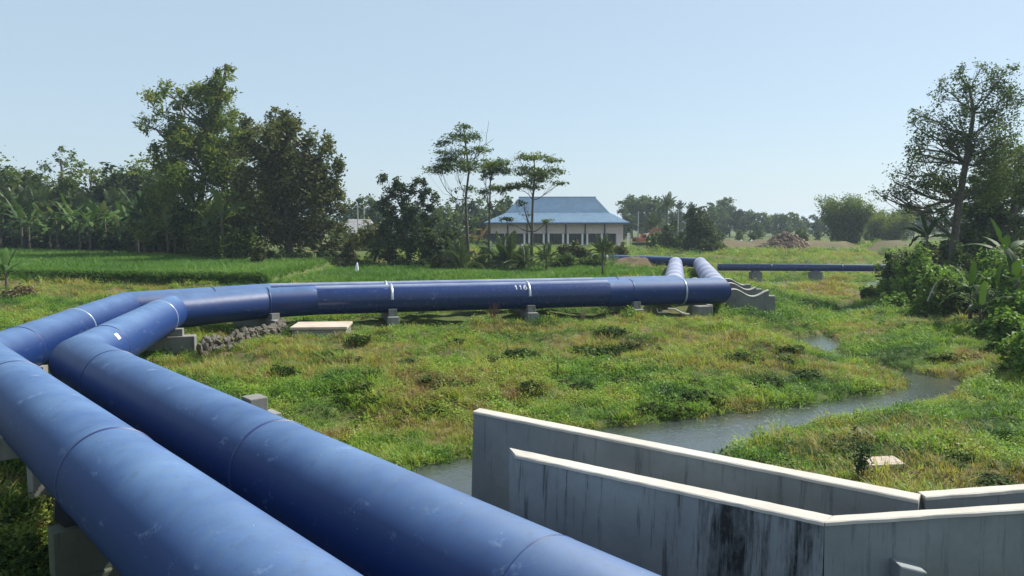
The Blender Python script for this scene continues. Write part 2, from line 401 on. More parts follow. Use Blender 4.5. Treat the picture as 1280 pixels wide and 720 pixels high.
for seg, xy, w, h, mm in [(0, (-7.95, 15.0), .035, .012, 'band'), (0, (-3.03, 9.54), .04, .014, 'band'), (0, (.25, 5.9), .012, .005, 'band'), (1, (-10.16, 18.75), .05, .014, 'band'), (1, (-11.69, 24.97), .05, .014, 'bright_band'),
                          (3, (-9.75, 30.1), .06, .016, 'band'), (5, (5.4, 34.7), .05, .014, 'band'), (5, (7.9, 35.4), .09, .016, 'bright_band')]:
    band(*B, seg, xy, R, w, h, M[mm], label='pale painted weld band' if mm == 'bright_band' else None)
for k in range(7):
    t = .1 + k * .125; band(*B, 6, (9.76 + 6.84 * t, 35.9 + 31.1 * t), R, .10, .009, M['pipe_dusty'])
    band(*A, 5, (8.0 + 6.5 * t, 37.5 + 29.9 * t), R, .12, .012, M['pipe_dusty'])
for seg, xy, w, h, mm in [(0, (-9.17, 13.8), .035, .012, 'band'), (0, (-4.95, 9.17), .04, .014, 'band'), (1, (-12.15, 18.5), .05, .014, 'band'), (1, (-13.09, 22.56), .05, .014, 'bright_band'),
                          (2, (-12.2, 30.6), .05, .014, 'band'), (4, (5.0, 36.5), .05, .014, 'band')]:
    band(*A, seg, xy, R, w, h, M[mm])
for xy in ((-5.1, 31.9), (.65, 33.4)):
    band(*B, 4, xy, R, .11, .03, M['strap'], 'strap', 0.02, math.pi + .35, 48, 'pale steel strap over the pipe')
band(*A, 3, (-5.6, 33.6), R, .10, .03, M['strap'], 'strap', -.35, math.pi + .35, 48)
def on_pipe(Pp, seg, s, ang, lift=.004):
    root, off, P, D = Pp; u = D[seg]; r = u.cross(Vector((0, 0, 1))).normalized(); up = r.cross(u)
    return lambda a, b: P[seg] + u * (s + a) + (r * math.cos(ang + b / R) + up * math.sin(ang + b / R)) * (R + lift) - off
def sticker(Pp, seg, xy, ang, w, h, m, name, skew=0.0):
    u = Pp[3][seg]; s = (Vector((xy[0], xy[1], AX)) - Pp[2][seg]).dot(u); f = on_pipe(Pp, seg, s, ang)
    V = [f(-w / 2 + w * i / 4 + skew * (j / 4 - .5), -h / 2 + h * j / 4) for j in range(5) for i in range(5)]
    F = [(j * 5 + i, j * 5 + i + 1, j * 5 + i + 6, j * 5 + i + 5) for j in range(4) for i in range(4)]
    return obj(name, V, F, m, Pp[0], True)
o = sticker(B, 1, (-10.08, 18.25), .72, .24, .17, M['white'], 'sticker', .05); o['label'] = 'small white paper sticker'
# white lettering on the glossy stretch
u = B[3][4]; s = (Vector((.35, 33.3, AX)) - B[2][4]).dot(u); fL = on_pipe(B, 4, s, .72, .006)
def ribbon(path, w, fn):
    P_ = [np.array(p, float) for p in path]; V = []
    for i in range(len(P_)):
        d = P_[min(i + 1, len(P_) - 1)] - P_[max(i - 1, 0)]; d /= np.linalg.norm(d); nn = np.array([-d[1], d[0]]) * w / 2
        V += [fn(*(P_[i] - nn)), fn(*(P_[i] + nn))]
    return V, [(2 * i, 2 * i + 1, 2 * i + 3, 2 * i + 2) for i in range(len(P_) - 1)]
ONE = [(-.09, .10), (-.04, .14), (0, .19)] + [(0, .19 - .38 * k / 8) for k in range(1, 9)]
SIX = [(.09, .17), (.03, .19), (-.05, .13), (-.10, .03), (-.10, -.08)] + [(-.10 * math.cos(a), -.08 - .11 * math.sin(a)) for a in np.linspace(.3, 6.28, 16)]
for i_, (ch_, path_) in enumerate((('1', ONE), ('1', ONE), ('6', SIX))):
    V, F = ribbon([(x_ * .62 + (i_ - 1) * .2 - .07, y_ * .58) for x_, y_ in path_], .045, fL)
    o = obj('numeral', V, F, M['stencil'], B[0]); o['label'] = 'white painted numeral ' + ch_
# far pipe going left behind the end of the big pair, and the thin pipe bridge over the creek
far_p = build_pipe('water_pipe', 'far blue pipe leaving the end of the pipe pair towards the dirt mound', [(16.6, 66.3, 1.28), (12.2, 74.6, 1.2), (8.5, 82, 1.0)], .42, [M['pipe'], M['pipe']], 40)
br = build_pipe('bridge_pipe', 'thin dark blue pipe carried on piers straight across the creek', [(17.5, 64.5, 1.0), (34.5, 64.5, .93), (44, 64.5, .9)], .29, [M['pipe_dark'], M['pipe_dark']], 36)
for xx in (22, 28, 34): band(*br, 0 if xx < 34 else 1, (xx, 64.5), .29, .1, .02, M['band'])
for i, (xx, lab) in enumerate([(25.8, 'dark concrete pier under the middle of the bridge pipe'), (32.9, 'concrete pier at the bushes end of the bridge pipe'), (20.7, 'concrete pier of the bridge pipe beside the saddle blocks')]):
    p = thing('bridge_pier', lab, 'pier', (xx, 64.5, 0), 'piers of the bridge pipe')
    MB().box((0, 0, -.35), (.85, .9, 1.9)).obj('shaft', M['pier'], p)
    MB().box((0, 0, .665), (.55, .7, .13)).obj('bearing_pad', M['pier'], p)
t = thing('marker_post', 'thin dark post standing beside the bushes end of the bridge pipe', 'post', (31.9, 64.0, .2))
MB().tube([(0, 0, -.4), (0, 0, 2.0)], .05, 8).obj('pole', M['steel_dark'], t); MB().box((0, 0, 2.05), (.14, .14, .1)).obj('cap', M['steel_dark'], t)

# ------------------------------------------------------------------ saddle piers
def pier(label, c, t, a, b, top=1.32, low=.85, base=None, thick=.46, notches=(), extra=0, group='saddle piers under the pipe pair'):
    """c axis point of the inner pipe, t pipe direction, the wall spans -a..b across"""
    t = Vector((t[0], t[1], 0)).normalized(); n = t.cross(Vector((0, 0, 1)))
    gzz = gz(c[0], c[1]) - .7
    root = thing('pipe_pier', label, 'pier', (c[0], c[1], 0), group)
    poly = [n * -a + Vector((0, 0, gzz)), n * b + Vector((0, 0, gzz)), n * b + Vector((0, 0, low)), n * -a + Vector((0, 0, low))]
    V, F = prism([p - t * thick / 2 for p in poly], t * thick); bevel(obj('base_wall', V, F, M['pier'], root), .02)
    for d in notches:
        pts = [(-.72, low - .004), (.72, low - .004), (.72, top)]
        r = R + .012; dz = AX - top
        a1 = math.asin(-dz / r); xw = r * math.cos(a1)
        angs = np.linspace(a1, -math.pi - a1, 15)
        pts += [(r * math.cos(q), max(AX + r * math.sin(q), low + .03)) for q in angs] + [(-.72, top)]
        poly = [n * (d + x) + Vector((0, 0, z)) for x, z in pts]
        V, F = prism([p - t * thick * .36 for p in poly], t * thick * .72); obj('saddle', V, F, M['pier'], root)
    return root, t, n
def steel_saddle(root, t, n, d):
    for sgn in (-1, 1):
        poly = [n * (d + sgn * .25) + Vector((0, 0, .92)), n * (d + sgn * .66) + Vector((0, 0, 1.33)), n * (d + sgn * .68) + Vector((0, 0, 1.1)), n * (d + sgn * .5) + Vector((0, 0, .9))]
        V, F = prism([p - t * .03 for p in poly], t * .06); obj('gusset', V, F, M['steel_dark'], root)
tB1 = (-.67, .743)
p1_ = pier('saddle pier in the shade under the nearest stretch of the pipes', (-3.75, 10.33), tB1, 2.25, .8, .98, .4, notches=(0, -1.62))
M['pier_shaded'] = concrete('shaded_pier_concrete', (.085, .095, .07), .6)  # darker copy of the pier concrete, the pipes' shade put into its colour
for ch_ in p1_[0].children: ch_.data.materials.clear(); ch_.data.materials.append(M['pier_shaded'])
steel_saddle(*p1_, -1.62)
pier('stepped pier end showing above the inner pipe in mid foreground', (-6.35, 13.2), tB1, 1.9, 2.3, 1.3, .95, notches=(0, -1.62))
pr_ = bpy.data.objects['pipe_pier.001']; tt0 = Vector(tB1 + (0,)).normalized(); nn0 = tt0.cross(Vector((0, 0, 1)))
bevel(MB().box(tuple(nn0 * 1.86 + Vector((0, 0, 1.12))), (.36, .42, .36), math.atan2(nn0.y, nn0.x)).obj('saddle', M['pier'], pr_), .02)
pier('large stepped pier at the pipe bend beside the rubble stone wall', (-11.72, 25.1), (-.237, .97), 2.9, 1.1, 1.14, .9, notches=(0, -2.1))
pier('pier beneath the pipes between the two bends', (-10.2, 18.9), (-.237, .97), 2.9, .95, 1.12, .88, notches=(0, -2.1))
pier('pier with pale end ribs where the stone wall meets the pipe', (-9.75, 30.1), (.72, .69), 2.8, 1.05, 1.14, .9, notches=(0, -2.2))
pier('pier under the first pale strap of the glossy stretch', (-5.1, 31.92), (.967, .253), 2.5, .95, 1.12, .82, notches=(0, -1.7))
pier('pier under the strap beside the white lettering', (.68, 33.42), (.967, .253), 2.5, .95, 1.12, .82, notches=(0, -1.7))
pier('pier under the pipes where the glossy stretch ends', (5.45, 34.72), (.96, .28), 2.5, .95, 1.14, .82, notches=(0, -1.8))
# wide triple-saddle blocks beyond the last bend, their third saddle empty
def wave_block(label, c, t, a, b, top, th=.6):
    t = Vector((t[0], t[1], 0)).normalized(); n = t.cross(Vector((0, 0, 1)))
    root = thing('saddle_block', label, 'pier', (c[0], c[1], 0), 'wavy topped saddle blocks beyond the last bend')
    pts = [(-a, -.6), (b, -.6)]
    for x in np.linspace(b, -a, 40): pts.append((x, top - .16 + .17 * math.cos((x - .875) * 2 * math.pi / 1.75)))
    poly = [n * x + Vector((0, 0, z)) for x, z in pts]
    V, F = prism([p - t * th / 2 for p in poly], t * th); obj('saddle_wall', V, F, M['pier'], root)
    cap = [n * x + Vector((0, 0, z + .003)) for x, z in pts[2:]] + [n * x + Vector((0, 0, z + .045)) for x, z in reversed(pts[2:])]
    V, F = prism([p - t * (th / 2 + .02) for p in cap], t * (th + .04)); obj('mortar_cap', V, F, M['cap'], root)
    for e in (b + .006,):
        poly = [n * (e) + Vector((0, 0, -.6)), n * (e + .3) + Vector((0, 0, -.6)), n * (e + .3) + Vector((0, 0, top - .25)), n * e + Vector((0, 0, top - .25))]
        V, F = prism([p - t * (th / 2 - .05) for p in poly], t * (th - .1)); obj('end_block', V, F, M['pier'], root)
tB4 = (.21, .978)
for lab, s_, b_, tp in [('nearest wavy topped saddle block by the pipe corner, its empty third saddle open', 1.9, 2.5, 1.38), ('middle wavy topped saddle block by the pipe corner', 4.4, 2.15, 1.5), ('farthest wavy topped saddle block by the pipe corner', 6.8, 1.8, 1.56)]:
    wave_block(lab, (9.76 + .21 * s_, 35.9 + .978 * s_), tB4, 2.6, b_, tp)
t = thing('corner_block', 'dark concrete block with a pale edge under the pipe corner', 'block', (8.75, 34.75, 0), None, .3)
bevel(MB().box((0, 0, .25), (.75, .6, 1.3)).obj('block_body', M['pier'], t), .03); MB().box((.34, -.02, .922), (.1, .5, .04)).obj('mortar_edge', M['coping'], t)
t = thing('scrap_pipe', 'pale bent strip lying under the pipe corner', 'strip', (6.6, 34.4, .62))
MB().tube([(0, 0, .16), (.05, 0, 0), (.45, 0, .0)], .035, 8).obj('short_bend', M['coping'], t); MB().tube([(.5, 0, .17), (.8, -.05, .15), (1.15, -.1, -.03), (1.45, -.1, -.08)], .045, 8).obj('long_bend', M['coping'], t)

# rubble stone wall, concrete chamber and slabs
ICO = []
def icosphere():
    p = (1 + 5 ** .5) / 2
    V = np.array([(-1, p, 0), (1, p, 0), (-1, -p, 0), (1, -p, 0), (0, -1, p), (0, 1, p), (0, -1, -p), (0, 1, -p), (p, 0, -1), (p, 0, 1), (-p, 0, -1), (-p, 0, 1)], float); V /= np.linalg.norm(V[0])
    F = [(0, 11, 5), (0, 5, 1), (0, 1, 7), (0, 7, 10), (0, 10, 11), (1, 5, 9), (5, 11, 4), (11, 10, 2), (10, 7, 6), (7, 1, 8), (3, 9, 4), (3, 4, 2), (3, 2, 6), (3, 6, 8), (3, 8, 9), (4, 9, 5), (2, 4, 11), (6, 2, 10), (8, 6, 7), (9, 8, 1)]
    return V, F
IV, IF = icosphere()
stone_me = []
for k in range(6):
    v = IV * (1 + .28 * (rng.random((12, 1)) - .5)) * np.array([1.15, .9, .8]); stone_me.append(mesh_data('stone', v, IF, M['stone']))
p0, p1 = np.array([-10.1, 24.6]), np.array([-8.9, 29.4])
sw = thing('stone_wall', 'low wall of rough rubble stones curving from the stepped pier along the pipe', 'wall', (p0[0], p0[1], 0))
for i in range(34):
    tt = i / 33; q = p0 + (p1 - p0) * tt + np.array([.35 * math.sin(tt * 3.1), 0])
    for lay in range(4):
        o = link('stone', stone_me[int(rng.integers(6))], sw)
        zz = gz(q[0], q[1]) + .02 + .125 * lay
        o.location = (q[0] - p0[0] + rng.normal() * .05 - lay * .03, q[1] - p0[1] + (lay % 2) * .1 + rng.normal() * .03, zz)
        o.rotation_euler = tuple(rng.random(3) * 6.28); sc = .10 + rng.random() * .055; o.scale = (sc * 1.2, sc * 1.1, sc * .85)
sx_, sy_ = -7.3, 29.0
ch = thing('concrete_chamber', 'low square concrete chamber with a sandy slab top in front of the glossy pipe', 'chamber', (sx_, sy_, 0), None, .08)
hb = gz(sx_, sy_); zt = .74
bevel(MB().box((0, 0, (hb - .3 + zt - .06) / 2), (2.0, 1.5, zt - .06 - hb + .3)).obj('chamber_wall', M['pier'], ch), .02)
bevel(MB().box((0, 0, zt), (2.12, 1.62, .11)).obj('top_slab', M['slab'], ch), .025)
sl = thing('concrete_slab', 'pinkish concrete slab lying tilted in dry grass behind the flood walls', 'slab', (6.85, 13.75, gz(6.85, 13.75) + .12), None, .05)
o = MB().box((0, 0, .05), (.66, .42, .1)).obj('slab', M['slab'], sl); o.rotation_euler = (.06, -.03, 0); bevel(o, .012)
o = MB().box((-.02, -.02, -.06), (.56, .3, .1)).obj('footing', M['stone'], sl)
o = link('creek_stone', mesh_data('creek_stone', IV * np.array([.4, .25, .2]), IF, M['stone'], True)); o.location = (-2.35, 15.55, -.28); tag(o, 'dark boulder at the edge of the creek just beyond the pipe', 'rock')

# ------------------------------------------------------------------ flood walls
TOP = 2.2
def wall_arm(root, f0, f1, b1, b0, mw, batter=.04, cop=.034):
    """front-left, front-right, back-right, back-left in plan"""
    o0 = Vector(root.location)
    c = [Vector((*p, 0)) - Vector((o0.x, o0.y, 0)) for p in (f0, f1, b1, b0)]
    nrm = (c[1] - c[0]).cross(Vector((0, 0, 1))).normalized()
    zb = -1.6; H = TOP - cop - zb
    V = [p + nrm * (batter * H if i < 2 else 0) + Vector((0, 0, zb)) for i, p in enumerate(c)] + [p + Vector((0, 0, TOP - cop)) for p in c]
    F = [(3, 2, 1, 0), (4, 5, 6, 7), (0, 1, 5, 4), (1, 2, 6, 5), (2, 3, 7, 6), (3, 0, 4, 7)]
    # subdivide along the length so the coping can wander slightly
    obj('wall_face', V, F, mw, root)
    n = 44; V = []; F = []
    for i in range(n + 1):
        t_ = i / n; a = c[0].lerp(c[1], t_); b = c[3].lerp(c[2], t_); e = (.003 * math.sin(i * 2.1) + .003 * math.sin(i * 5.3)) - (.008 if (i * 7) % 9 == 4 else 0)
        for p, z in ((a + nrm * (.012 + e), TOP - cop + .002), (a + nrm * (.006 + e), TOP - .008), (a.lerp(b, .04), TOP + e * .3), (b.lerp(a, .04), TOP + e * .3), (b - nrm * .006, TOP - .008), (b - nrm * .012, TOP - cop + .002)):
            V.append(p + Vector((0, 0, z)))
    for i in range(n):
        for k in range(5): F.append((i * 6 + k, (i + 1) * 6 + k, (i + 1) * 6 + k + 1, i * 6 + k + 1))
    F += [tuple(range(6)), tuple(range(n * 6 + 5, n * 6 - 1, -1))]
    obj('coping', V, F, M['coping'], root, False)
wn_ = thing('flood_wall', 'streaked grey concrete wall with a pale coping nearest the camera, black stains by its corner', 'wall', (2.5, 6.0, 0))
wall_arm(wn_, (.04, 7.78), (2.53, 5.98), (2.66, 6.12), (-.03, 8.05), M['wall'])
wall_arm(wn_, (2.536, 5.985), (8.6, 6.92), (8.6, 7.06), (2.668, 6.122), M['wall_front'] if 'wall_front' in M else M['wall_back'])
V, F = prism([(3.12 - 2.5, 6.02 - 6.0 - .12, -1.0), (3.36 - 2.5, 6.05 - 6.0 - .12, -1.0), (3.36 - 2.5, 6.05 - 6.0 - .12, 1.80), (3.12 - 2.5, 6.02 - 6.0 - .12, 1.87)], (-.0, .3, 0))
bevel(obj('buttress', V, F, M['wall_back'], wn_), .015)
wf_ = thing('flood_wall', 'plain grey concrete wall with a pale coping, the one nearer the creek', 'wall', (3.6, 6.5, 0))
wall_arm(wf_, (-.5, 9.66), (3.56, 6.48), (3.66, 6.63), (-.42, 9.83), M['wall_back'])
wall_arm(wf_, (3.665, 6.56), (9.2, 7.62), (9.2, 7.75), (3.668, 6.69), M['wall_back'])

# ------------------------------------------------------------------ vegetation: leaf material sets
def G(*c): return [tuple(x) for x in c]
M['leaf_tree'] = leafmat('leaf_mid_green', G((0.026, 0.053, 0.013), (0.066, 0.116, 0.024), (0.125, 0.178, 0.037), (0.198, 0.231, 0.059)), .38, spec=.15)
M['leaf_bamboo'] = leafmat('leaf_yellow_green', G((0.037, 0.073, 0.013), (0.099, 0.158, 0.026), (0.178, 0.224, 0.040), (0.264, 0.277, 0.066)), .42, spec=.15)
M['leaf_olive'] = leafmat('leaf_olive', G((0.032, 0.045, 0.016), (0.077, 0.098, 0.032), (0.132, 0.148, 0.050), (0.224, 0.222, 0.099)), .32, spec=.15)
M['leaf_dark'] = leafmat('leaf_dark', G((0.013, 0.029, 0.013), (0.029, 0.055, 0.021), (0.059, 0.092, 0.032), (0.119, 0.152, 0.053)), .28, spec=.15)
M['leaf_far'] = leafmat('leaf_far', G((0.024, 0.055, 0.018), (0.053, 0.099, 0.029), (0.092, 0.145, 0.040), (0.145, 0.185, 0.055)), .28, spec=.15)
M['leaf_banana'] = leafmat('leaf_banana', G((.020, .046, .012), (.042, .088, .018), (.075, .14, .028), (.15, .165, .08)), .32, .6, spec=.2)
M['leaf_bush'] = leafmat('leaf_bush', G((.020, .042, .012), (.045, .085, .018), (.085, .135, .028), (.14, .18, .045)), .34, .65, spec=.15)
M['leaf_lush'] = leafmat('leaf_lush', G((.03, .07, .014), (.075, .16, .026), (.14, .25, .042), (.22, .32, .08)), .42, .6, spec=.2)
M['leaf_dry'] = leafmat('leaf_dry', G((.10, .075, .04), (.17, .13, .07), (.25, .20, .11)), .2)
GR = dict(trans=.48, rough=.55, inst=True)
M['grass'] = leafmat('grass_blade', G((0.217, 0.148, 0.068), (0.331, 0.285, 0.091), (0.285, 0.359, 0.063), (0.205, 0.331, 0.050), (0.120, 0.239, 0.039), (0.051, 0.120, 0.027)), **GR)
M['rice'] = leafmat('rice_blade', G((0.058, 0.150, 0.021), (0.098, 0.215, 0.029), (0.143, 0.260, 0.046)), .45, .5, True)
M['weed'] = leafmat('weed_leaf', G((0.228, 0.171, 0.074), (0.262, 0.353, 0.063), (0.188, 0.314, 0.050), (0.114, 0.222, 0.039), (0.048, 0.114, 0.027)), **GR)

def leaf_cloud(C, size, seed, up=.35, aspect=.5, droop=0.0, vbase=None):
    """one folded-less diamond leaf per point"""
    r = np.random.default_rng(seed); n = len(C)
    d = r.normal(size=(n, 3)); d[:, 2] = d[:, 2] * .6 - droop; d /= np.linalg.norm(d, axis=1, keepdims=True)
    nn = r.normal(size=(n, 3)); nn[:, 2] += up * 3
    s = np.cross(d, nn); s /= np.maximum(np.linalg.norm(s, axis=1, keepdims=True), 1e-6)
    l = size * (.6 + .8 * r.random((n, 1))); w = l * aspect
    nv = np.cross(s, d)
    V = np.stack([C - d * l * .5, C + s * w * .5 + nv * w * .12, C + d * l * .5 - nv * l * .08, C - s * w * .5 + nv * w * .12], 1).reshape(-1, 3)
    F = np.arange(n * 4).reshape(n, 4)
    v = np.clip((vbase if vbase is not None else .5) + r.normal(size=n) * .16, 0, 1)
    return V, F, v
def blob_points(blobs, n, seed, clump=.34, shell=.55, fill=.55):
    """points in sub-clumps spread over ellipsoids (cx,cy,cz,rx,ry,rz,weight)"""
    r = np.random.default_rng(seed); out = []; val = []
    wts = np.array([(b[3] * b[4] + b[3] * b[5] + b[4] * b[5]) * (b[6] if len(b) > 6 else 1) for b in blobs]); wts = wts / wts.sum()
    for b, w in zip(blobs, wts):
        k = int(n * w)
        if k < 3: continue
        nc = max(5, int(14 * (b[6] if len(b) > 6 else 1)))
        cd = r.normal(size=(nc, 3)); cd /= np.linalg.norm(cd, axis=1, keepdims=True)
        cr = shell + (1 - shell) * r.random((nc, 1)) ** .6
        cc = cd * cr * np.array(b[3:6]) * .92
        cv = .5 + r.normal(size=nc) * .16
        ci = r.integers(nc, size=k)
        p = r.normal(size=(k, 3)) * .5
        p = p * np.array(b[3:6]) * clump * (.7 + .6 * r.random((nc, 1)))[ci] + cc[ci]
        out.append(p + np.array(b[:3])); val.append(cv[ci])
    return np.concatenate(out), np.concatenate(val)
def limb(mb, a, b, r0, r1, r, n=6, sag=.12, k=5):
    a = np.array(a, float); b = np.array(b, float); ln = np.linalg.norm(b - a)
    pts = []; j = r.normal(size=3) * ln * sag
    for i in range(k + 1):
        t = i / k; pts.append(a + (b - a) * t + j * math.sin(t * math.pi) + r.normal(size=3) * ln * .018)
    pts[0] = a; pts[-1] = b
    mb.tube(pts, [r0 + (r1 - r0) * i / k for i in range(k + 1)], n); return pts
def make_tree(name, label, cat, base, trunk_pts, rad, blobs, nleaf, lsize, lmat, bark='bark', seed=1, group=None, twigs=4, droop=.0, aspect=.5, clump=.34, up=.35, vb=0.0, shell=.55):
    r = np.random.default_rng(seed)
    base = np.array(base, float); root = thing(name, label, cat, tuple(base), group)
    mb = MB(); tp = [np.array(p, float) - base for p in trunk_pts]
    n = len(tp); rads = [rad * (1 - .72 * i / max(1, n - 1)) for i in range(n)]
    mb.tube(tp, rads, 8)
    bl = [(b[0] - base[0], b[1] - base[1], b[2] - base[2], *b[3:]) for b in blobs]
    for b in bl:
        c = np.array(b[:3]); cand = [(np.linalg.norm(c - p) + (6 if p[2] > c[2] - .05 * abs(c[2]) else 0), i) for i, p in enumerate(tp)]
        i = min(cand)[1]; i = max(1, i) if n > 2 else i
        e = c + np.array([0, 0, -.2 * b[5]])
        r0 = rads[i] * .5
        pts = limb(mb, tp[i], e, r0, r0 * .35, r, 5)
        for q in range(twigs):
            d = r.normal(size=3); d[2] = abs(d[2]) * .7 + .1; d /= np.linalg.norm(d)
            limb(mb, pts[int(r.integers(2, 6))], c + d * np.array(b[3:6]) * (.75 + .3 * r.random()), r0 * .32, r0 * .1, r, 3, .1, 3)
    mb.obj('trunk', M[bark], root, True)
    Pp, val = blob_points(bl, nleaf, seed + 1, clump, shell)
    V, F, v = leaf_cloud(Pp, lsize, seed + 2, up, aspect, droop, val + vb)
    obj('crown', V, F, M[lmat], root, False, {'v': v})
    return root
def pblobs(L, Y, seed, dz=1.0, flat=1.0, spread=.5):
    r = np.random.default_rng(seed); out = []
    for e in L:
        x, y, rr = e[:3]; w = e[3] if len(e) > 3 else 1.0; fl = e[4] if len(e) > 4 else flat
        k = Y / 950; yy = Y + r.normal() * rr * k * spread
        c = px(x, y, Y=Y); out.append((c[0], yy, c[2], rr * k, rr * k * dz, rr * k * fl, w))
    return out
def ptrunk(L, Y): return [px(x, y, Y=Y) for x, y in L]

# tall tree and its olive neighbour on the left
make_tree('tall_tree', 'tallest yellow green tree on the left, with a feathery plume leaning over its left side', 'tree', px(250, 322, Y=82), ptrunk([(250, 322), (248, 270), (255, 215), (262, 165), (276, 115), (284, 80)], 82), .45,
  pblobs([(284, 92, 14, .8), (279, 118, 20), (255, 132, 26), (222, 118, 20, .45), (190, 116, 15, .22), (175, 148, 14, .2), (195, 160, 15, .25), (212, 135, 24, .5), (238, 165, 34), (282, 162, 34), (214, 196, 28, .9), (256, 205, 42), (296, 208, 34), (206, 222, 20), (240, 248, 38), (292, 256, 36), (222, 285, 30), (268, 296, 36), (300, 180, 22), (318, 235, 30), (305, 262, 30), (200, 250, 26), (190, 285, 26), (232, 180, 30), (268, 140, 26)], 82, 5), 40000, .46, 'leaf_bamboo', seed=11, droop=.35, aspect=.36, vb=.02)
make_tree('leafy_tree', 'broad olive green tree to the right of the tallest tree, foliage down to the paddy', 'tree', px(362, 329, Y=74), ptrunk([(362, 330), (360, 290), (358, 240), (352, 190), (347, 150)], 74), .4,
  pblobs([(346, 146, 15, .8), (352, 158, 18), (330, 178, 28), (368, 182, 30), (396, 182, 22, .8), (404, 212, 26), (370, 222, 40), (332, 226, 36), (414, 246, 20, .7), (396, 262, 34), (350, 268, 42), (322, 284, 30), (408, 290, 26), (368, 302, 34), (425, 262, 12, .4), (312, 205, 26), (308, 245, 30), (385, 235, 36), (340, 200, 30)], 74, 6), 36000, .38, 'leaf_olive', seed=21, vb=0)
make_tree('dense_tree', 'dark compact tree with a twin top left of the slender tiered trees', 'tree', px(508, 331, Y=72), ptrunk([(512, 332), (508, 300), (505, 265), (500, 235)], 72), .28,
  pblobs([(486, 230, 13, .9), (500, 240, 14), (524, 236, 13), (536, 252, 15), (484, 256, 14), (505, 268, 18), (538, 278, 13), (490, 288, 19), (524, 298, 22), (545, 310, 15), (500, 312, 22), (480, 312, 13, .7)], 72, 7), 11000, .3, 'leaf_dark', seed=31, vb=.06)
# slender trees with tiered crowns
make_tree('tiered_tree', 'tallest slender tiered tree, with bare twigs sticking up at its right', 'tree', px(584, 328, Y=76), ptrunk([(586, 330), (584, 290), (582, 250), (586, 215), (582, 180), (579, 155)], 76), .17,
  pblobs([(580, 160, 10, .7, .5), (576, 173, 20, .7, .35), (556, 181, 12, .6, .4), (592, 190, 18, .7, .35), (562, 196, 18, .8, .4), (546, 211, 16, .9, .4), (572, 209, 24, 1, .4), (600, 205, 16, .7, .4), (578, 235, 14, .4, .4), (570, 251, 10, .3, .5), (592, 172, 10, .4, .4)], 76, 8), 5200, .27, 'leaf_tree', seed=41, twigs=8, clump=.58, up=.8, vb=-.08)
r_ = np.random.default_rng(3); mb = MB(); b0 = px(592, 200, Y=76)
tt_ = bpy.data.objects['tiered_tree']
for x1, y1 in ((611, 151), (600, 165), (617, 174), (606, 180)):
    limb(mb, b0 - np.array(tt_.location), px(x1, y1, Y=76.2) - np.array(tt_.location), .05, .015, r_, 4, .05)
o = mb.obj('bare_twigs', M['bark'], tt_); o['label'] = 'leafless twigs standing above the crown'
make_tree('tiered_tree', 'small slender tiered tree left of the blue roof, between two taller ones', 'tree', px(611, 332, Y=70), ptrunk([(611, 338), (611, 300), (612, 260), (613, 225), (618, 206)], 70), .13,
  pblobs([(622, 208, 15, .9, .45), (612, 214, 12, .7, .4), (632, 214, 11, .6, .4), (620, 237, 13, .8, .35), (604, 240, 9, .5, .4), (634, 236, 8, .5, .4), (608, 222, 8, .4, .5)], 70, 9), 2600, .25, 'leaf_tree', seed=51, twigs=8, clump=.58, up=.8)
make_tree('tiered_tree', 'slender tiered tree standing in front of the blue roof', 'tree', px(665, 328, Y=70), ptrunk([(664, 330), (665, 290), (666, 250), (668, 220), (668, 196)], 70), .15,
  pblobs([(668, 198, 18, .6, .3), (648, 196, 12, .45, .4), (690, 202, 13, .5, .35), (670, 214, 26, .9, .28), (700, 214, 9, .4, .4), (645, 232, 15, .7, .3), (672, 225, 15, .7, .35), (660, 234, 15, .6, .3), (700, 227, 12, .4, .35), (655, 255, 9, .45, .5), (632, 274, 11, .5, .3), (684, 276, 9, .4, .4), (658, 268, 6, .3, .5)], 70, 10), 4200, .25, 'leaf_tree', seed=61, twigs=8, clump=.58, up=.8, vb=.06)

# big open tree on the right bank and its neighbours
make_tree('bank_tree', 'big open crowned tree with a dark leaning trunk on the right bank', 'tree', px(1190, 330, Y=46), ptrunk([(1190, 338), (1193, 300), (1199, 250), (1207, 205), (1213, 170), (1217, 140), (1212, 112)], 46), .27,
  pblobs([(1228, 82, 9, .35), (1204, 92, 11, .6), (1208, 104, 12, .6), (1177, 104, 9, .5), (1178, 120, 11, .5), (1222, 112, 20, .6), (1244, 104, 18, .6), (1262, 88, 9, .4), (1266, 124, 18, .7), (1142, 140, 6, .5), (1143, 155, 8, .5), (1168, 150, 14, .45), (1190, 146, 15, .5), (1148, 180, 12, .5), (1170, 178, 14, .5), (1152, 198, 14, .6), (1137, 186, 7, .5), (1190, 190, 14, .5),
          (1236, 150, 20, .6), (1262, 165, 22, .8), (1120, 226, 10, .35), (1112, 240, 9, .35), (1140, 236, 17, .6), (1165, 232, 18, .7), (1188, 226, 15, .6), (1230, 190, 24, .9), (1264, 200, 26, 1), (1226, 232, 28, 1), (1150, 262, 12, .5), (1172, 272, 14, .5), (1205, 125, 20, .5), (1160, 165, 22, .5), (1185, 165, 22, .5), (1160, 215, 24, .6), (1130, 215, 16, .4), (1100, 242, 12, .3), (1128, 252, 16, .5), (1215, 170, 26, .6), (1250, 130, 24, .6), (1200, 245, 24, .8)], 46, 12), 17500, .17, 'leaf_tree', seed=71, twigs=7, clump=.55, vb=-.14, aspect=.5)
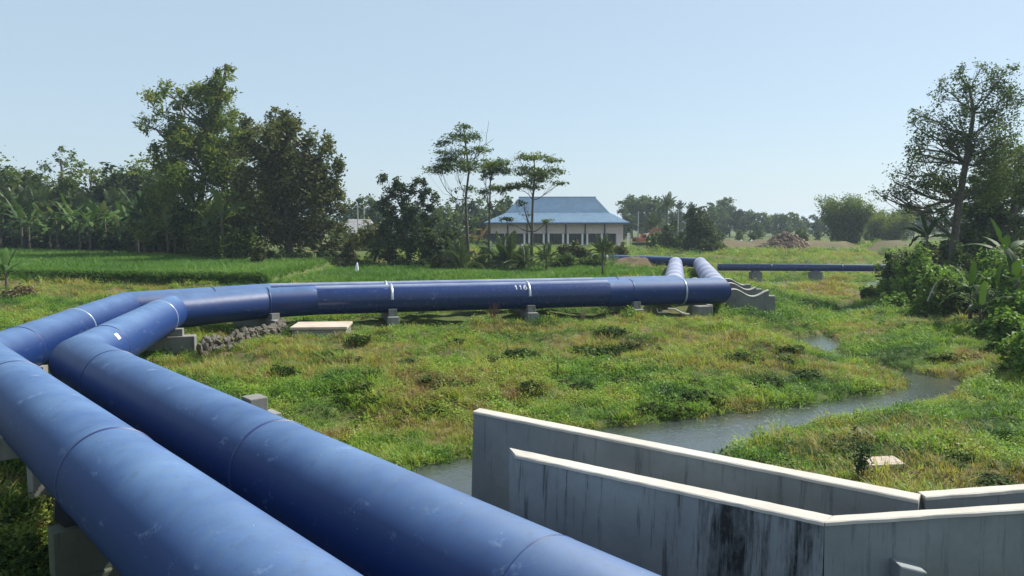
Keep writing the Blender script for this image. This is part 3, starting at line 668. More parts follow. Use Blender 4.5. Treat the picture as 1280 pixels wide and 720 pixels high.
make_tree('bank_tree', 'dense dark tree at the right edge behind the big open crowned tree', 'tree', px(1262, 330, Y=52), ptrunk([(1262, 335), (1264, 290), (1268, 240), (1270, 190)], 52), .25,
  pblobs([(1270, 200, 30), (1240, 230, 30), (1290, 210, 35), (1255, 262, 34), (1290, 262, 38), (1232, 284, 28), (1270, 302, 34), (1226, 305, 22), (1300, 305, 35)], 52, 13), 15000, .26, 'leaf_tree', seed=81, vb=-.2)
make_tree('bank_tree', 'thin dark tree showing between the leaning trunk and the dense tree', 'tree', px(1222, 335, Y=50), ptrunk([(1222, 340), (1224, 290), (1228, 240)], 50), .16,
  pblobs([(1228, 235, 20, .8), (1210, 262, 18, .8), (1216, 292, 22), (1190, 300, 17, .8), (1236, 265, 20), (1180, 318, 18)], 50, 14), 8000, .26, 'leaf_dark', seed=91, vb=0)

# forest edge at the left
def quick_tree(label, x, ybase, ytop, Y, wpx, lmat, n, size, seed, group=None, name='forest_tree', bark='bark', nb=9):
    r = np.random.default_rng(seed); H = ybase - ytop; bl = []
    for i in range(nb):
        t = r.random() ** .8; yy = ytop + wpx * .3 + t * (H * .8); k = (.5 + .6 * math.sin(min(1, .25 + t) * math.pi * .75))
        bl.append((x + r.normal() * wpx * .42 * k, yy, wpx * (.28 + .2 * r.random()) * (.8 + .4 * k)))
    bl.append((x + r.normal() * 2, ytop + wpx * .28, wpx * .28))
    return make_tree(name, label, 'tree', px(x, ybase, Y=Y), ptrunk([(x, ybase), (x + r.normal() * 3, ybase - H * .3), (x + r.normal() * 4, ybase - H * .6), (x, ytop + H * .12)], Y), .012 * Y * H / 500 + .08, pblobs(bl, Y, seed), n, size, lmat, bark, seed, group, vb=r.normal() * .05)
quick_tree('round topped tree rising above the banana grove on the left', 76, 312, 183, 112, 46, 'leaf_tree', 6500, .46, 101)
FG = 'trees at the back of the banana grove'
for i, (x, yt, wd, lm) in enumerate([(8, 205, 50, 'leaf_dark'), (38, 212, 40, 'leaf_tree'), (112, 208, 44, 'leaf_tree'), (142, 203, 44, 'leaf_dark'), (168, 201, 40, 'leaf_tree'), (192, 206, 36, 'leaf_bamboo'), (-30, 190, 60, 'leaf_tree'), (-75, 200, 60, 'leaf_dark'), (60, 232, 44, 'leaf_dark'), (125, 240, 46, 'leaf_dark'), (178, 246, 44, 'leaf_dark'), (10, 250, 44, 'leaf_dark')]):
    quick_tree('leafy tree in the dark thicket behind the banana plants', x, 312, yt, 116 - (i % 4) * 3, wd * 1.1, lm, 8500, .62, 120 + i, FG, nb=18)
quick_tree('dark tree filling the gap under the tallest tree', 212, 322, 238, 90, 46, 'leaf_dark', 4500, .36, 140)
quick_tree('dark tree low between the tallest tree and its olive neighbour', 305, 328, 232, 82, 50, 'leaf_dark', 4500, .34, 141)
# trees seen in the gaps behind the left and middle
for i, (x, yt, wd, Y, lab) in enumerate([(448, 247, 30, 150, 'hazy tree behind the grey roof, left one'), (470, 252, 26, 150, 'hazy tree behind the right end of the grey roof'), (556, 252, 30, 160, 'hazy tree showing between the dark tree and the tallest tiered tree'), (590, 246, 30, 165, 'hazy tree behind the yellow excavator'), (622, 250, 34, 170, 'hazy tree just left of the blue roof'), (638, 245, 22, 165, 'hazy tree peeping out over the left slope of the blue roof'), (530, 268, 26, 120, 'low tree behind the dark twin topped tree'), (441, 290, 30, 100, 'bushy green tree below the grey roof'), (570, 262, 26, 120, 'grey green tree behind the trunk of the tallest tiered tree')]):
    quick_tree(lab, x, 312 - (Y > 110) * 8, yt, Y, wd, 'leaf_far', 2600, .0045 * Y, 150 + i, None, 'far_tree')
for x, yb, yt, Y, wd, lm, lab in [(468, 326, 278, 76, 30, 'leaf_olive', 'low greyish bush tree left of the dark twin topped tree'), (440, 325, 290, 78, 24, 'leaf_olive', 'low bush between the olive tree and the grey roof'), (560, 330, 285, 74, 26, 'leaf_dark', 'shadowy bush right of the dark twin topped tree'), (542, 332, 300, 72, 24, 'leaf_dark', 'dark bush at the foot of the dark twin topped tree')]:
    quick_tree(lab, x, yb, yt, Y, wd, lm, 2600, .28, int(x), None, 'bush')

# far tree line: a few crowns, copied
def far_proto(seed, H, Wd, lmat, conical=False, name='far_tree', label='hazy rounded tree of the distant tree line', group='distant tree line'):
    r = np.random.default_rng(seed); bl = []
    for i in range(12):
        t = r.random(); zz = H * (.28 + .62 * t); w_ = Wd * .5 * ((1.05 - t) if conical else (.55 + .5 * math.sin(math.pi * min(1, t * .9 + .15))))
        a = r.random() * 6.28; rr = Wd * (.17 + .12 * r.random()) * ((1.25 - .8 * t) if conical else 1)
        bl.append((math.cos(a) * w_ * .7 * r.random() ** .5, math.sin(a) * w_ * .7 * r.random() ** .5, zz, rr, rr, rr * .85))
    bl.append((0, 0, H * .9, Wd * .16, Wd * .16, H * .12))
    bl.append((0, 0, H * .25, Wd * .36, Wd * .36, H * .2))
    return make_tree(name, label, 'tree', (0, 0, 0), [(0, 0, -.5), (0, 0, H * .35), (0, 0, H * .7)], .028 * H, bl, 3000, .075 * Wd + .1, lmat, 'bark', seed, group, twigs=1)
protos = [far_proto(200, 12, 11, 'leaf_far'), far_proto(201, 11, 9, 'leaf_far'), far_proto(202, 13, 8, 'leaf_dark'), far_proto(203, 9, 10, 'leaf_far'), far_proto(204, 12, 12, 'leaf_tree')]
first = [True] * 5
r = np.random.default_rng(5)
line = [(790, 250, 215), (803, 249, 225), (815, 252, 210), (830, 252, 230), (848, 252, 220), (862, 254, 235), (888, 254, 225), (900, 252, 240), (912, 256, 230), (924, 262, 225), (938, 266, 240), (952, 268, 235), (966, 270, 245), (980, 270, 230), (994, 268, 240), (1005, 272, 250), (1018, 270, 235), (1030, 274, 245), (1078, 270, 240), (1092, 268, 230), (1126, 264, 225), (1142, 262, 215), (1160, 258, 200), (1180, 262, 205), (1205, 262, 210), (1235, 260, 210), (1270, 258, 210), (1305, 256, 205), (1345, 254, 205),
        (780, 262, 190), (842, 268, 190), (905, 274, 195), (945, 280, 190), (985, 282, 200), (660, 262, 230), (690, 262, 230), (720, 264, 235), (750, 264, 235), (600, 262, 225), (575, 260, 225), (545, 262, 220), (515, 260, 220), (480, 262, 215), (455, 262, 210), (400, 262, 205), (340, 262, 200), (880, 287, 150), (900, 289, 158), (925, 288, 150), (948, 287, 160), (972, 289, 155), (1000, 286, 150), (1022, 288, 158), (1085, 288, 152), (1130, 286, 150), (1005, 291, 140), (940, 292, 140), (-120, 255, 150), (-170, 250, 150), (-230, 250, 150)]
for i, (x, yt, Y) in enumerate(line):
    k = int(r.integers(5)); H0 = [12, 11, 13, 9, 12][k]
    pb = px(x, 281 + 3.6 * 950 / Y, Y=Y); top = px(x, yt, Y=Y)[2]; sc = (top - 1.0) / (H0 * .98)
    if first[k]:
        first[k] = False; o = protos[k]; o.location = (pb[0], Y, 1.0); o.scale = (sc, sc, sc); o.rotation_euler = (0, 0, r.random() * 6)
    else: dup(protos[k], (pb[0], Y, 1.0), r.random() * 6, sc)
for k in range(5):
    if first[k]:
        for ch in list(protos[k].children): bpy.data.objects.remove(ch)
        bpy.data.objects.remove(protos[k])
# column-like thin tree top at right of tree line
quick_tree('slim pointed tree sticking up out of the distant tree line', 905, 300, 246, 228, 9, 'leaf_far', 1200, .7, 260, None, 'far_tree', nb=6)
# nearer single trees before the tree line
def cone_tree(label, x, yb, yt, Y, wpx, lm, n, seed, vb=0.0):
    r = np.random.default_rng(seed); H = yb - yt; bl = []
    for i in range(20):
        t = i / 20; y = yt + 6 + t * (H - 12); w_ = wpx * (.2 + .8 * t ** .6); bl.append((x + r.normal() * w_ * .3, y, w_ * .33 + 2))
    return make_tree('conical_tree', label, 'tree', px(x, yb, Y=Y), ptrunk([(x, yb), (x, yb - H * .5), (x, yt + 8)], Y), .2, pblobs(bl, Y, seed), n, .34, lm, seed=seed, vb=vb)
cone_tree('dark bushy conical tree standing alone behind the pipe corner', 876, 322, 256, 100, 50, 'leaf_dark', 14000, 301, .12)
def bamboo(label, x, yb, yt, Y, wpx, seed, n=9000, vb=0.0):
    r = np.random.default_rng(seed); H = yb - yt; base = px(x, yb, Y=Y); root = thing('bamboo_clump', label, 'bamboo', tuple(base)); k = Y / 950
    mb = MB(); C = []; cv = []
    for i in range(46):
        a = r.random() * 6.28; q = r.random() ** .5; b0 = np.array([math.cos(a) * q * wpx * .3 * k, math.sin(a) * q * wpx * .3 * k, -.2])
        hh = H * k * (.72 + .3 * r.random()); lean = np.array([math.cos(a), math.sin(a), 0]) * wpx * k * (.18 + .35 * q) * (.6 + .5 * r.random())
        pts = [b0 + lean * (t ** 2.2) + np.array([0, 0, hh * t * (1 - .10 * t * t)]) for t in np.linspace(0, 1, 7)]
        mb.tube(pts, [.06 * (1 - .8 * t) for t in np.linspace(0, 1, 7)], 4)
        m_ = n // 46; t = .06 + .94 * r.random(m_) ** .8; tb = np.minimum((t * 6).astype(int), 5); fr = (t * 6 - tb)[:, None]
        PP = np.array(pts); c = PP[tb] * (1 - fr) + PP[tb + 1] * fr + r.normal(size=(m_, 3)) * wpx * k * .075
        C.append(c); cv.append(np.full(m_, .5 + vb + r.normal() * .12) + (t - .6) * .35)
    mb.obj('culms', M['bark_pale'], root)
    V, F, v = leaf_cloud(np.concatenate(C), .0038 * Y, seed, .2, .3, .5, np.concatenate(cv)); obj('foliage', V, F, M['leaf_bamboo'], root, False, {'v': v})
bamboo('tall feathery bamboo clump before the distant trees on the right', 1055, 316, 238, 130, 42, 311, 20000, -.22)
bamboo('smaller yellowish bamboo clump beside the tall bamboo clump', 1108, 318, 256, 138, 40, 312, 13000, -.06)

# ------------------------------------------------------------------ broad leaved plants
def banana_leaf(Lf, Wf, arch, seed):
    r = np.random.default_rng(seed); n = 12; V = []; F = []
    for i in range(n + 1):
        t = i / n; x = Lf * (t - .12 * arch * t ** 3); z = Lf * (arch * (.55 * t - 1.0 * t * t))
        w_ = Wf * (math.sin(math.pi * min(1, t * .93 + .05)) ** .55) * (.9 + .2 * r.random()) if t > .12 else .02 + .1 * t
        if t > .98: w_ *= .3
        sag = .25 * w_
        j1, j2 = r.normal(size=2); V += [(x + .05 * j2, -w_ * (1 - .16 * abs(j1)), z - sag * (1 + .5 * j1)), (x, 0, z), (x + .05 * j1, w_ * (1 - .16 * abs(j2)), z - sag * (1 + .5 * j2))]
    for i in range(n):
        a = i * 3; F += [(a, a + 1, a + 4, a + 3), (a + 1, a + 2, a + 5, a + 4)]
    return np.array(V), F
BL = []
for k in range(5):
    V, F = banana_leaf(2.15, .205, [.25, .45, .7, .9, 1.1][k], 400 + k)
    BL.append([mesh_data('leaf', V, F, M['leaf_banana'], True, {'v': np.full(len(F), v)}) for v in (.08, .3, .55, .9)])
V, F = tube([(0, 0, -.3), (0, 0, .6), (.03, 0, 1.3), (.03, .02, 1.9)], [.13, .11, .085, .05], 9)
stem_me = mesh_data('stem', V, F, M['bark'], True)
def banana(label, x, y, z, sc, seed, n=8, group=None, tall=1.0, dry=True):
    r = np.random.default_rng(seed); root = thing('banana_plant', label, 'banana plant', (x, y, z), group)
    root.rotation_euler = (0, 0, r.random() * 6.28); root.scale = (sc, sc, sc)
    o = link('stem', stem_me, root); o.scale = (1, 1, tall)
    a0 = r.random() * 6.28
    for i in range(n):
        t = i / n; k = 0 if t < .25 else (1 if t < .45 else (2 if t < .65 else (3 if t < .85 else 4)))
        o = link('leaf', BL[k][3 if (dry and r.random() < .1) else int(r.integers(3))], root)
        el = 1.25 - 1.15 * t + r.normal() * .1
        o.location = (.03, .02, (1.85 - .35 * t) * tall); o.rotation_euler = (r.normal() * .25, -el, a0 + i * 2.4)
        q = .85 + .4 * r.random(); o.scale = (q, q * (.9 + .3 * r.random()), q)
    return root
BG = 'banana plants along the forest edge'
r = np.random.default_rng(9)
for i in range(46):
    x = -10 + i * 6.4 + r.normal() * 3; Y = 99 + (i % 3) * 1.6 - max(0, x) * .07 + r.normal() * 3 - (x > 200) * 6
    c = px(x, 310, Y=Y); zz = gz(c[0], Y)
    banana('banana plant in the dense row at the forest edge behind the paddy', c[0], Y, zz, 1.0 + r.random() * .5, 500 + i, 9, BG, 1.35 + .5 * r.random())
c = px(8, 352, Y=47); banana('lone banana plant at the left edge in front of the rice terrace', c[0], 47, gz(c[0], 47), .95, 540, 8, None, .7, False)
for (x, y, Y, s_, lab) in [(1158, 318, 44, .75, 'banana plant with one bright leaf under the big open crowned tree'), (1213, 385, 31, .62, 'banana plant with broad lit leaves among the bushes on the right bank'), (1243, 380, 30, .6, 'banana plant with an upright new leaf on the right bank'), (1272, 372, 31, .7, 'banana plant at the far right edge'), (1225, 402, 29, .55, 'low drooping banana plant over the dark bank hollow'), (1255, 340, 40, .9, 'shaded banana plant behind the lit ones on the right bank')]:
    c = px(x, y, Y=Y); banana(lab, c[0], Y, c[2] - .3, s_, int(x), 8, None, .8 + .2 * (Y > 40))
# palms
def frond(Lf, arch, seed, leafl=.5, n=22):
    r = np.random.default_rng(seed); V = []; F = []
    pts = [np.array([Lf * (t - .2 * arch * t ** 2.5), 0, Lf * (.45 * t * (1 - arch) + arch * (.5 * t - 1.05 * t * t))]) for t in np.linspace(0, 1, n + 1)]
    for i in range(n):
        b = len(V); w_ = .02 * (1 - i / n) + .006
        V += [pts[i] + (0, -w_, 0), pts[i] + (0, w_, 0), pts[i + 1] + (0, w_, 0), pts[i + 1] + (0, -w_, 0)]; F.append((b, b + 1, b + 2, b + 3))
        if i < 3: continue
        t = i / n; ll = leafl * Lf * .5 * math.sin(math.pi * min(1, t * .85 + .15)) ** .7
        for sg in (-1, 1):
            b = len(V); p = pts[i]; tip = p + np.array([ll * .55, sg * ll * .8, -ll * .35 + r.normal() * .05 * ll])
            m_ = (p + tip) / 2 + np.array([0, 0, .08 * ll]); q = np.array([.05 * Lf, 0, 0])
            V += [p, m_ - q * .5, tip, m_ + q * .5]; F.append((b, b + 1, b + 2, b + 3))
    return np.array(V), F
M['leaf_palm'] = leafmat('leaf_palm', G((.03, .05, .018), (.06, .095, .03), (.11, .145, .05)), .3, .4, spec=.5)
FR = [[mesh_data('frond', *frond(1.0, ar, 600 + k), M['leaf_palm'], False) for ar in (.25, .55, .85, 1.1)] for k in range(2)]
for a_ in FR:
    for j, me in enumerate(a_):
        at = me.attributes.new('v', 'FLOAT', 'FACE'); at.data.foreach_set('value', np.full(len(me.polygons), .35 + .15 * j, dtype=np.float32))
def palm(label, x, y, z, trunk_h, fl, n, seed, name='palm_tree', group=None, tr=.09, lean=0.0):
    r = np.random.default_rng(seed); root = thing(name, label, 'palm', (x, y, z), group)
    if trunk_h > .1: MB().tube([(0, 0, -.3), (lean * .3, 0, trunk_h * .5), (lean, 0, trunk_h)], [tr * 1.25, tr, tr * .85], 9).obj('trunk', M['bark'], root, True)
    for i in range(n):
        t = i / n; k = min(3, int(t * 4)); o = link('frond', FR[int(r.integers(2))][k], root)
        o.location = (lean, 0, trunk_h); o.rotation_euler = (r.normal() * .15, -(1.2 - 1.25 * t) + r.normal() * .08, i * 2.4 + r.normal() * .2)
        q = fl * (.85 + .3 * r.random()); o.scale = (q, q, q)
    return root
c = px(753, 352, Y=57); palm('small palm with a thin dark trunk standing just behind the pipe', c[0], 57, gz(c[0], 57), 1.9, 1.5, 20, 611, tr=.07)
for x, yb, Y, th, fl, n, lab in [(632, 335, 66, .3, 3.2, 22, 'dark trunkless palm with long upright fronds below the blue roof'), (575, 338, 64, .3, 2.6, 20, 'light green trunkless palm beneath the tallest tiered tree'), (655, 336, 64, .4, 1.9, 18, 'small palm leaning over the paddy edge beside the dark trunkless palm'),
                                 (600, 334, 66, .2, 1.8, 16, 'low palm tuft between the two trunkless palms'), (833, 300, 150, 7.0, 3.0, 18, 'tall palm before the distant trees right of the blue roof'), (815, 305, 140, 3.0, 3.2, 18, 'palm with pale fronds right of the blue roof'), (486, 318, 74, 1.6, 3.0, 18, 'spiky palm left of the dark twin topped tree'), (683, 332, 62, 1.0, 1.6, 16, 'little palm with a short trunk in front of the building')]:
    c = px(x, yb, Y=Y); palm(lab, c[0], Y, max(gz(c[0], Y), 0) if Y < 90 else 1.0, th, fl, n, int(x + Y), tr=.08 + .1 * (Y > 90))
for i, (x, Y, th) in enumerate([(20, 106, 4), (48, 104, 5), (150, 103, 4), (-15, 104, 5.5), (105, 104, 3.4)]):
    c = px(x, 310, Y=Y); palm('coconut palm with long arching fronds inside the banana grove', c[0], Y, 1.1, th, 4.6, 20, 630 + i, 'coconut_palm', 'coconut palms in the banana grove', .16)

# bushes
def bush(label, x, y, z, rx, rz, n, size, lm, seed, name='bush', group=None, vb=0.0, aspect=.55, nb=7):
    r = np.random.default_rng(seed); root = thing(name, label, 'bush', (x, y, z), group); bl = []
    for i in range(nb):
        a = r.random() * 6.28; q = r.random() ** .5; bl.append((math.cos(a) * q * rx * .7, math.sin(a) * q * rx * .7, rz * (.3 + .5 * r.random() * (1 - q * .5)), rx * (.3 + .2 * r.random()), rx * (.3 + .2 * r.random()), rz * (.28 + .2 * r.random())))
    mb = MB()
    for b in bl: limb(mb, (0, 0, -.1), b[:3], .025 * rx + .006, .008 * rx + .003, r, 4, .1, 3)
    mb.obj('stems', M['bark'], root)
    Pp, val = blob_points(bl, n, seed, .36, .45); Pp[:, 2] = np.maximum(Pp[:, 2], .02)
    V, F, v = leaf_cloud(Pp, size, seed + 1, .5, aspect, 0, val + vb); obj('foliage', V, F, M[lm], root, False, {'v': v})
    return root
for x, y, Y, rpx, n, sz, lm, lab in [
    (1282, 486, 22.4, 58, 6500, .17, 'leaf_lush', 'large leafy green bush at the lower right edge beside the creek'), (1285, 440, 26, 45, 3600, .17, 'leaf_lush', 'green bush at the right frame edge above the large leafy bush'), (1140, 432, 31, 22, 1900, .14, 'leaf_lush', 'small rounded bush standing in bright grass on the right bank'),
    (1108, 415, 33, 15, 1200, .14, 'leaf_lush', 'little green bush left of the small rounded bush'), (1150, 375, 40, 30, 3200, .17, 'leaf_lush', 'green creeper mound at the end of the bridge pipe'), (1180, 372, 36, 34, 3400, .17, 'leaf_lush', 'creeper covered mound overhanging the dark hollow'), (1185, 410, 35, 26, 2400, .16, 'leaf_dark', 'dark bush in the shaded hollow of the right bank'), (1215, 402, 33.5, 30, 2600, .17, 'leaf_dark', 'dark bush under the broad banana leaves'),
    (1255, 405, 31, 34, 2800, .17, 'leaf_dark', 'dark leafy bush below the banana plants on the right'), (1240, 350, 38, 32, 3200, .19, 'leaf_lush', 'bush with lit round leaves behind the banana plants'), (1280, 345, 36, 32, 3000, .19, 'leaf_lush', 'leafy bush at the right edge behind the banana plants'), (1130, 330, 55, 20, 1800, .2, 'leaf_dark', 'dark bush hiding the end of the bridge pipe'), (1165, 335, 48, 26, 2400, .2, 'leaf_olive', 'olive bush below the leaning trunk'), (1120, 365, 44, 20, 1600, .17, 'leaf_lush', 'low green bush on the slope under the bridge pipe'), (1205, 345, 42, 26, 2200, .19, 'leaf_bush', 'bush right of the leaning trunk foot'), (1085, 375, 46, 16, 1200, .17, 'leaf_bush', 'small grassy bush beside the upper creek'), (1120, 395, 38, 24, 2200, .16, 'leaf_lush', 'round green bush hanging over the upper creek bank'), (1160, 398, 36, 26, 2400, .16, 'leaf_lush', 'leafy mound left of the shaded hollow'), (1225, 435, 29, 26, 2400, .16, 'leaf_lush', 'bush between the hollow and the large leafy bush'), (1195, 372, 39, 34, 3200, .18, 'leaf_lush', 'wide creeper mound with dry stems above the hollow'), (1230, 320, 44, 34, 3000, .2, 'leaf_dark', 'dark bush under the dense tree at the right edge'), (1275, 395, 29, 34, 3000, .17, 'leaf_lush', 'leafy bush at the right edge over the lower bank'), (1165, 300, 50, 26, 2400, .2, 'leaf_dark', 'dark leafy bush left of the leaning trunk'), (1150, 352, 41, 36, 3600, .19, 'leaf_lush', 'tall tangled bush in front of the leaning trunk'), (1120, 345, 47, 26, 2600, .2, 'leaf_bush', 'bushy mound beside the marker post'), (1190, 395, 34, 34, 3400, .18, 'leaf_bush', 'wide shaded bush left of the banana plant with broad lit leaves'), (1265, 425, 28, 34, 3400, .18, 'leaf_lush', 'tall lush bush behind the large leafy bush'), (1225, 375, 36, 36, 3600, .19, 'leaf_lush', 'lush bush between the two middle banana plants')]:
    c = px(x, y, Y=Y); z0 = gz(c[0], Y); k = Y / 950; zb = min(c[2], z0 + 1.6) - .1; rz = rpx * k * 1.25
    if zb > z0 + .1: rz += zb - z0; zb = z0 - .05
    bush(lab, c[0], Y, zb, rpx * k, rz, n, sz * 1.15, lm, int(x + y), vb=.08 if lm == 'leaf_lush' else .02)
for x, yb, Y, rpx, hpx, lm, lab in [(292, 330, 70, 36, 50, 'leaf_bush', 'broad leaved bush at the right end of the banana row'), (262, 322, 76, 30, 42, 'leaf_olive', 'pale tangled bush at the foot of the tallest tree'), (322, 336, 64, 14, 26, 'leaf_olive', 'small bush on the corner of the rice terrace'), (548, 338, 66, 20, 24, 'leaf_olive', 'low bush at the paddy edge below the dark twin topped tree'), (640, 335, 70, 30, 20, 'leaf_bush', 'low green bush below the left end of the building'), (700, 334, 68, 30, 20, 'leaf_bush', 'low weedy bush in front of the building'), (735, 336, 70, 26, 18, 'leaf_bush', 'yellow green weedy bush beside the small palm'), (716, 330, 78, 22, 24, 'leaf_olive', 'brownish bush before the middle of the building'), (768, 330, 82, 20, 20, 'leaf_olive', 'brown tangled bush before the right end of the building'), (835, 322, 110, 30, 26, 'leaf_bush', 'pale green bush between the building and the conical tree'), (420, 330, 70, 30, 10, 'leaf_olive', 'long low weed bush at the back edge of the right hand paddy')]:
    c = px(x, yb, Y=Y); bush(lab, c[0], Y, (gz(c[0], Y) if Y < 100 else 1.0) - .1, rpx * Y / 950, hpx * Y / 950, 2200, .0042 * Y, lm, int(x + yb))
ug = None
for i in range(20):
    x = -14 + i * 16.2 + 5 * math.sin(i * 2.3); Y = 104 - max(0, x) * .09; c = px(x, 312, Y=Y); hs = .8 + .5 * abs(math.sin(i * 1.7))
    if ug is None: ug = bush('dark shady undergrowth bush below the banana plants', c[0], Y, gz(c[0], Y) - .1, 2.6, 2.8, 2600, .4, 'leaf_dark', 690, 'undergrowth_bush', 'undergrowth along the forest edge')
    else: dup(ug, (c[0], Y, gz(c[0], Y) - .1), i * 1.1, hs)
for i, (x, Y, hs) in enumerate([(330, 73, .42), (352, 70.5, .36), (378, 71, .4), (402, 72, .42), (425, 74, .36), (300, 76, .5), (495, 70, .34), (520, 69.5, .38)]):
    c = px(x, 325, Y=Y); dup(ug, (c[0], Y, gz(c[0], Y) - .1), i * 1.9, hs, 'dark low bush in the shade at the foot of the big trees beside the paddy', 'low bushes at the foot of the big trees')
c = px(25, 376, Y=42); bush('dry brown bush at the left edge behind the pipes', c[0], 42, gz(c[0], 42), .95, .75, 1500, .16, 'leaf_dry', 701, vb=-.1)
# meadow shrubs
SG = 'small dark shrubs dotted over the meadow'
sp = bush('small dark green shrub squatting in the rough meadow grass', 0, 0, 0, .6, .45, 1100, .085, 'leaf_bush', 711, 'meadow_shrub', SG, -.22)
sp2 = bush('small leafy green shrub growing in the rough meadow', 0, 0, 0, .6, .4, 1100, .09, 'leaf_bush', 712, 'meadow_shrub', 'small green shrubs dotted over the meadow', .12)
sp3 = bush('small withered brown shrub in the rough meadow', 0, 0, 0, .5, .4, 700, .08, 'leaf_olive', 713, 'meadow_shrub', 'withered shrubs dotted over the meadow', .0)
spots = [(650, 448, 0, 1.0), (440, 450, 2, 1.3), (745, 436, 1, 1.8), (770, 440, 0, 1.0), (515, 457, 0, 1.0), (560, 480, 0, .9), (590, 478, 0, .7), (350, 470, 0, 1.0), (395, 485, 0, .8), (700, 478, 2, 1.0), (725, 482, 0, .8), (665, 480, 0, .8), (550, 530, 2, .7), (470, 495, 0, .8), (820, 425, 2, .9), (840, 462, 2, .8), (960, 415, 1, 1.0), (975, 440, 1, .9), (610, 510, 1, .7), (680, 520, 0, .6), (300, 470, 1, .6), (1045, 545, 2, .8), (1015, 560, 1, .7), (965, 562, 2, .7), (1190, 580, 0, .6), (1240, 575, 0, .5), (1130, 462, 1, .8), (900, 400, 1, .9), (830, 405, 1, 1.0), (790, 420, 2, .9), (945, 480, 0, .7), (1010, 462, 1, .7), (880, 500, 0, .6), (530, 500, 1, .8), (420, 520, 1, .7), (485, 540, 0, .6), (90, 395, 2, .8), (870, 440, 0, .7), (720, 505, 1, .7), (620, 455, 2, .9)]
used = [False] * 3
for i, (x, y, k, s_) in enumerate(spots):
    c = px(x, y, z=.2); z0 = gz(c[0], c[1]); c = px(x, y, z=z0 + .1); s_ *= 1.0 + .2 * (c[1] > 25)
    q = (sp, sp2, sp3)[k]; s_ = s_ * (1 if c[1] > 20 else .75)
    if not used[k]: used[k] = True; q.location = (c[0], c[1], gz(c[0], c[1]) - .03); q.scale = (s_, s_ * 1.1, s_ * .62)
    else: dup(q, (c[0], c[1], gz(c[0], c[1]) - .03), i * 1.3, s_).scale = (s_, s_ * (.8 + .1 * (i % 6)), s_ * (.5 + .08 * (i % 4)))
rm_ = np.random.default_rng(81); cnt = 0
while cnt < 74:
    yy = 11 + 27 * rm_.random() ** .8; xx = (rm_.random() * 1.25 - .5) * yy * 1.05
    if creek_d(np.array([xx]), np.array([yy]))[0] < .7 or (yy > 29 + xx * .26 and xx < 10) or (xx > -1.5 and yy < 10.5 + max(0, 3.7 - xx) * .3) or xx < -9 + (20 - yy) * .55 or xx > 17: continue
    q = (sp2, sp2, sp, sp3)[cnt % 4]; s_ = (.55 + .75 * rm_.random()) * (.75 if yy < 18 else 1)
    o = dup(q, (xx, yy, gz(xx, yy) - .06), rm_.random() * 6, s_); o.scale = (s_, s_ * (.8 + .5 * rm_.random()), s_ * (.45 + .35 * rm_.random())); cnt += 1
for i, (x, y, r0, lab) in enumerate([(62, 712, .42, 'leafy weeds crowding the near pier in the shade at lower left'), (12, 700, .5, 'lit leafy weeds at the lower left corner beside the pipe shadow'), (30, 655, .4, 'dark weed clump in the shadow left of the nearest pipe')]):
    c = px(x, y, z=.05); bush(lab, c[0], c[1], gz(c[0], c[1]) - .05, r0, r0 * 1.15, 1500, .075, 'leaf_bush', 760 + i, 'weed_clump')
# single weeds and sticks
def weed(label, x, y, z, h, n, m, seed, leaves=True, name='tall_weed'):
    r = np.random.default_rng(seed); root = thing(name, label, 'weed', (x, y, z)); mb = MB(); tips = []
    for i in range(n):
        a = r.random() * 6.28; e = np.array([math.cos(a) * h * .3 * r.random(), math.sin(a) * h * .3 * r.random(), h * (.6 + .4 * r.random())])
        p = limb(mb, (0, 0, -.05), e, .010 * h + .002, .003, r, 4, .08, 5); tips += p[2:]
    mb.obj('stems', M[m], root)
    if leaves:
        tips = np.array(tips); C = tips[r.integers(len(tips), size=380)] + r.normal(size=(380, 3)) * h * .06
        V, F, v = leaf_cloud(C, h * .075, seed, .4, .5, 0, .4); obj('leaves', V, F, M['leaf_dark'], root, False, {'v': v})
c = px(1075, 606, z=.05); weed('tall leafy weed standing in the dry grass behind the flood walls', c[0], c[1], gz(c[0], c[1]), .95, 5, 'bark', 721)
c = px(617, 404, z=.4); weed('clump of dead reddish brown stalks in front of the glossy pipe', c[0], c[1], gz(c[0], c[1]), 1.05, 34, 'deadred', 722, False)
c = px(728, 404, z=.4); weed('dry weed stalks below the glossy pipe right of the lettering', c[0], c[1], gz(c[0], c[1]), .7, 22, 'dead', 723, False)
c = px(696, 470, z=.15); t = thing('stick', 'single dark stick standing upright in the meadow', 'stick', (c[0], c[1], gz(c[0], c[1])))
MB().tube([(0, 0, -.1), (.02, 0, .3), (.0, 0, .62)], [.025, .022, .012], 6).obj('stick_shaft', M['bark'], t); MB().tube([(.02, 0, .3), (.07, 0, .42)], [.012, .006], 5).obj('side_twig', M['bark'], t)
c = px(1160, 363, Y=34.5); t = thing('broken_branch', 'pale broken branch leaning over the dark hollow of the right bank', 'branch', tuple(c))
MB().tube([(0, 0, -.5), (.12, -.1, 0), (.32, -.1, .4)], [.035, .035, .02], 6).obj('branch_stick', M['coping'], t); MB().tube([(.12, -.1, 0), (.0, -.2, .15)], [.02, .01], 5).obj('side_twig', M['coping'], t)
c = px(446, 347, Y=60); t = thing('bag_on_stick', 'small white bag hung on a stick in the green paddy', 'scarecrow', (c[0], 60, gz(c[0], 60)))
MB().tube([(0, 0, -.2), (.03, 0, 1.0)], .018, 6).obj('stick_shaft', M['bark'], t)
mb = MB(); nseg = 10; V = []; F = []
for i in range(7):
    q = i / 6; rr = .03 + .17 * q ** .8 * (1 - .35 * q ** 4)
    for k in range(nseg): a = 6.28 * k / nseg; V.append((.05 * (1 - q) + rr * math.cos(a) * (1 + .12 * math.sin(3 * a)), rr * .6 * math.sin(a), 1.0 - .72 * q))
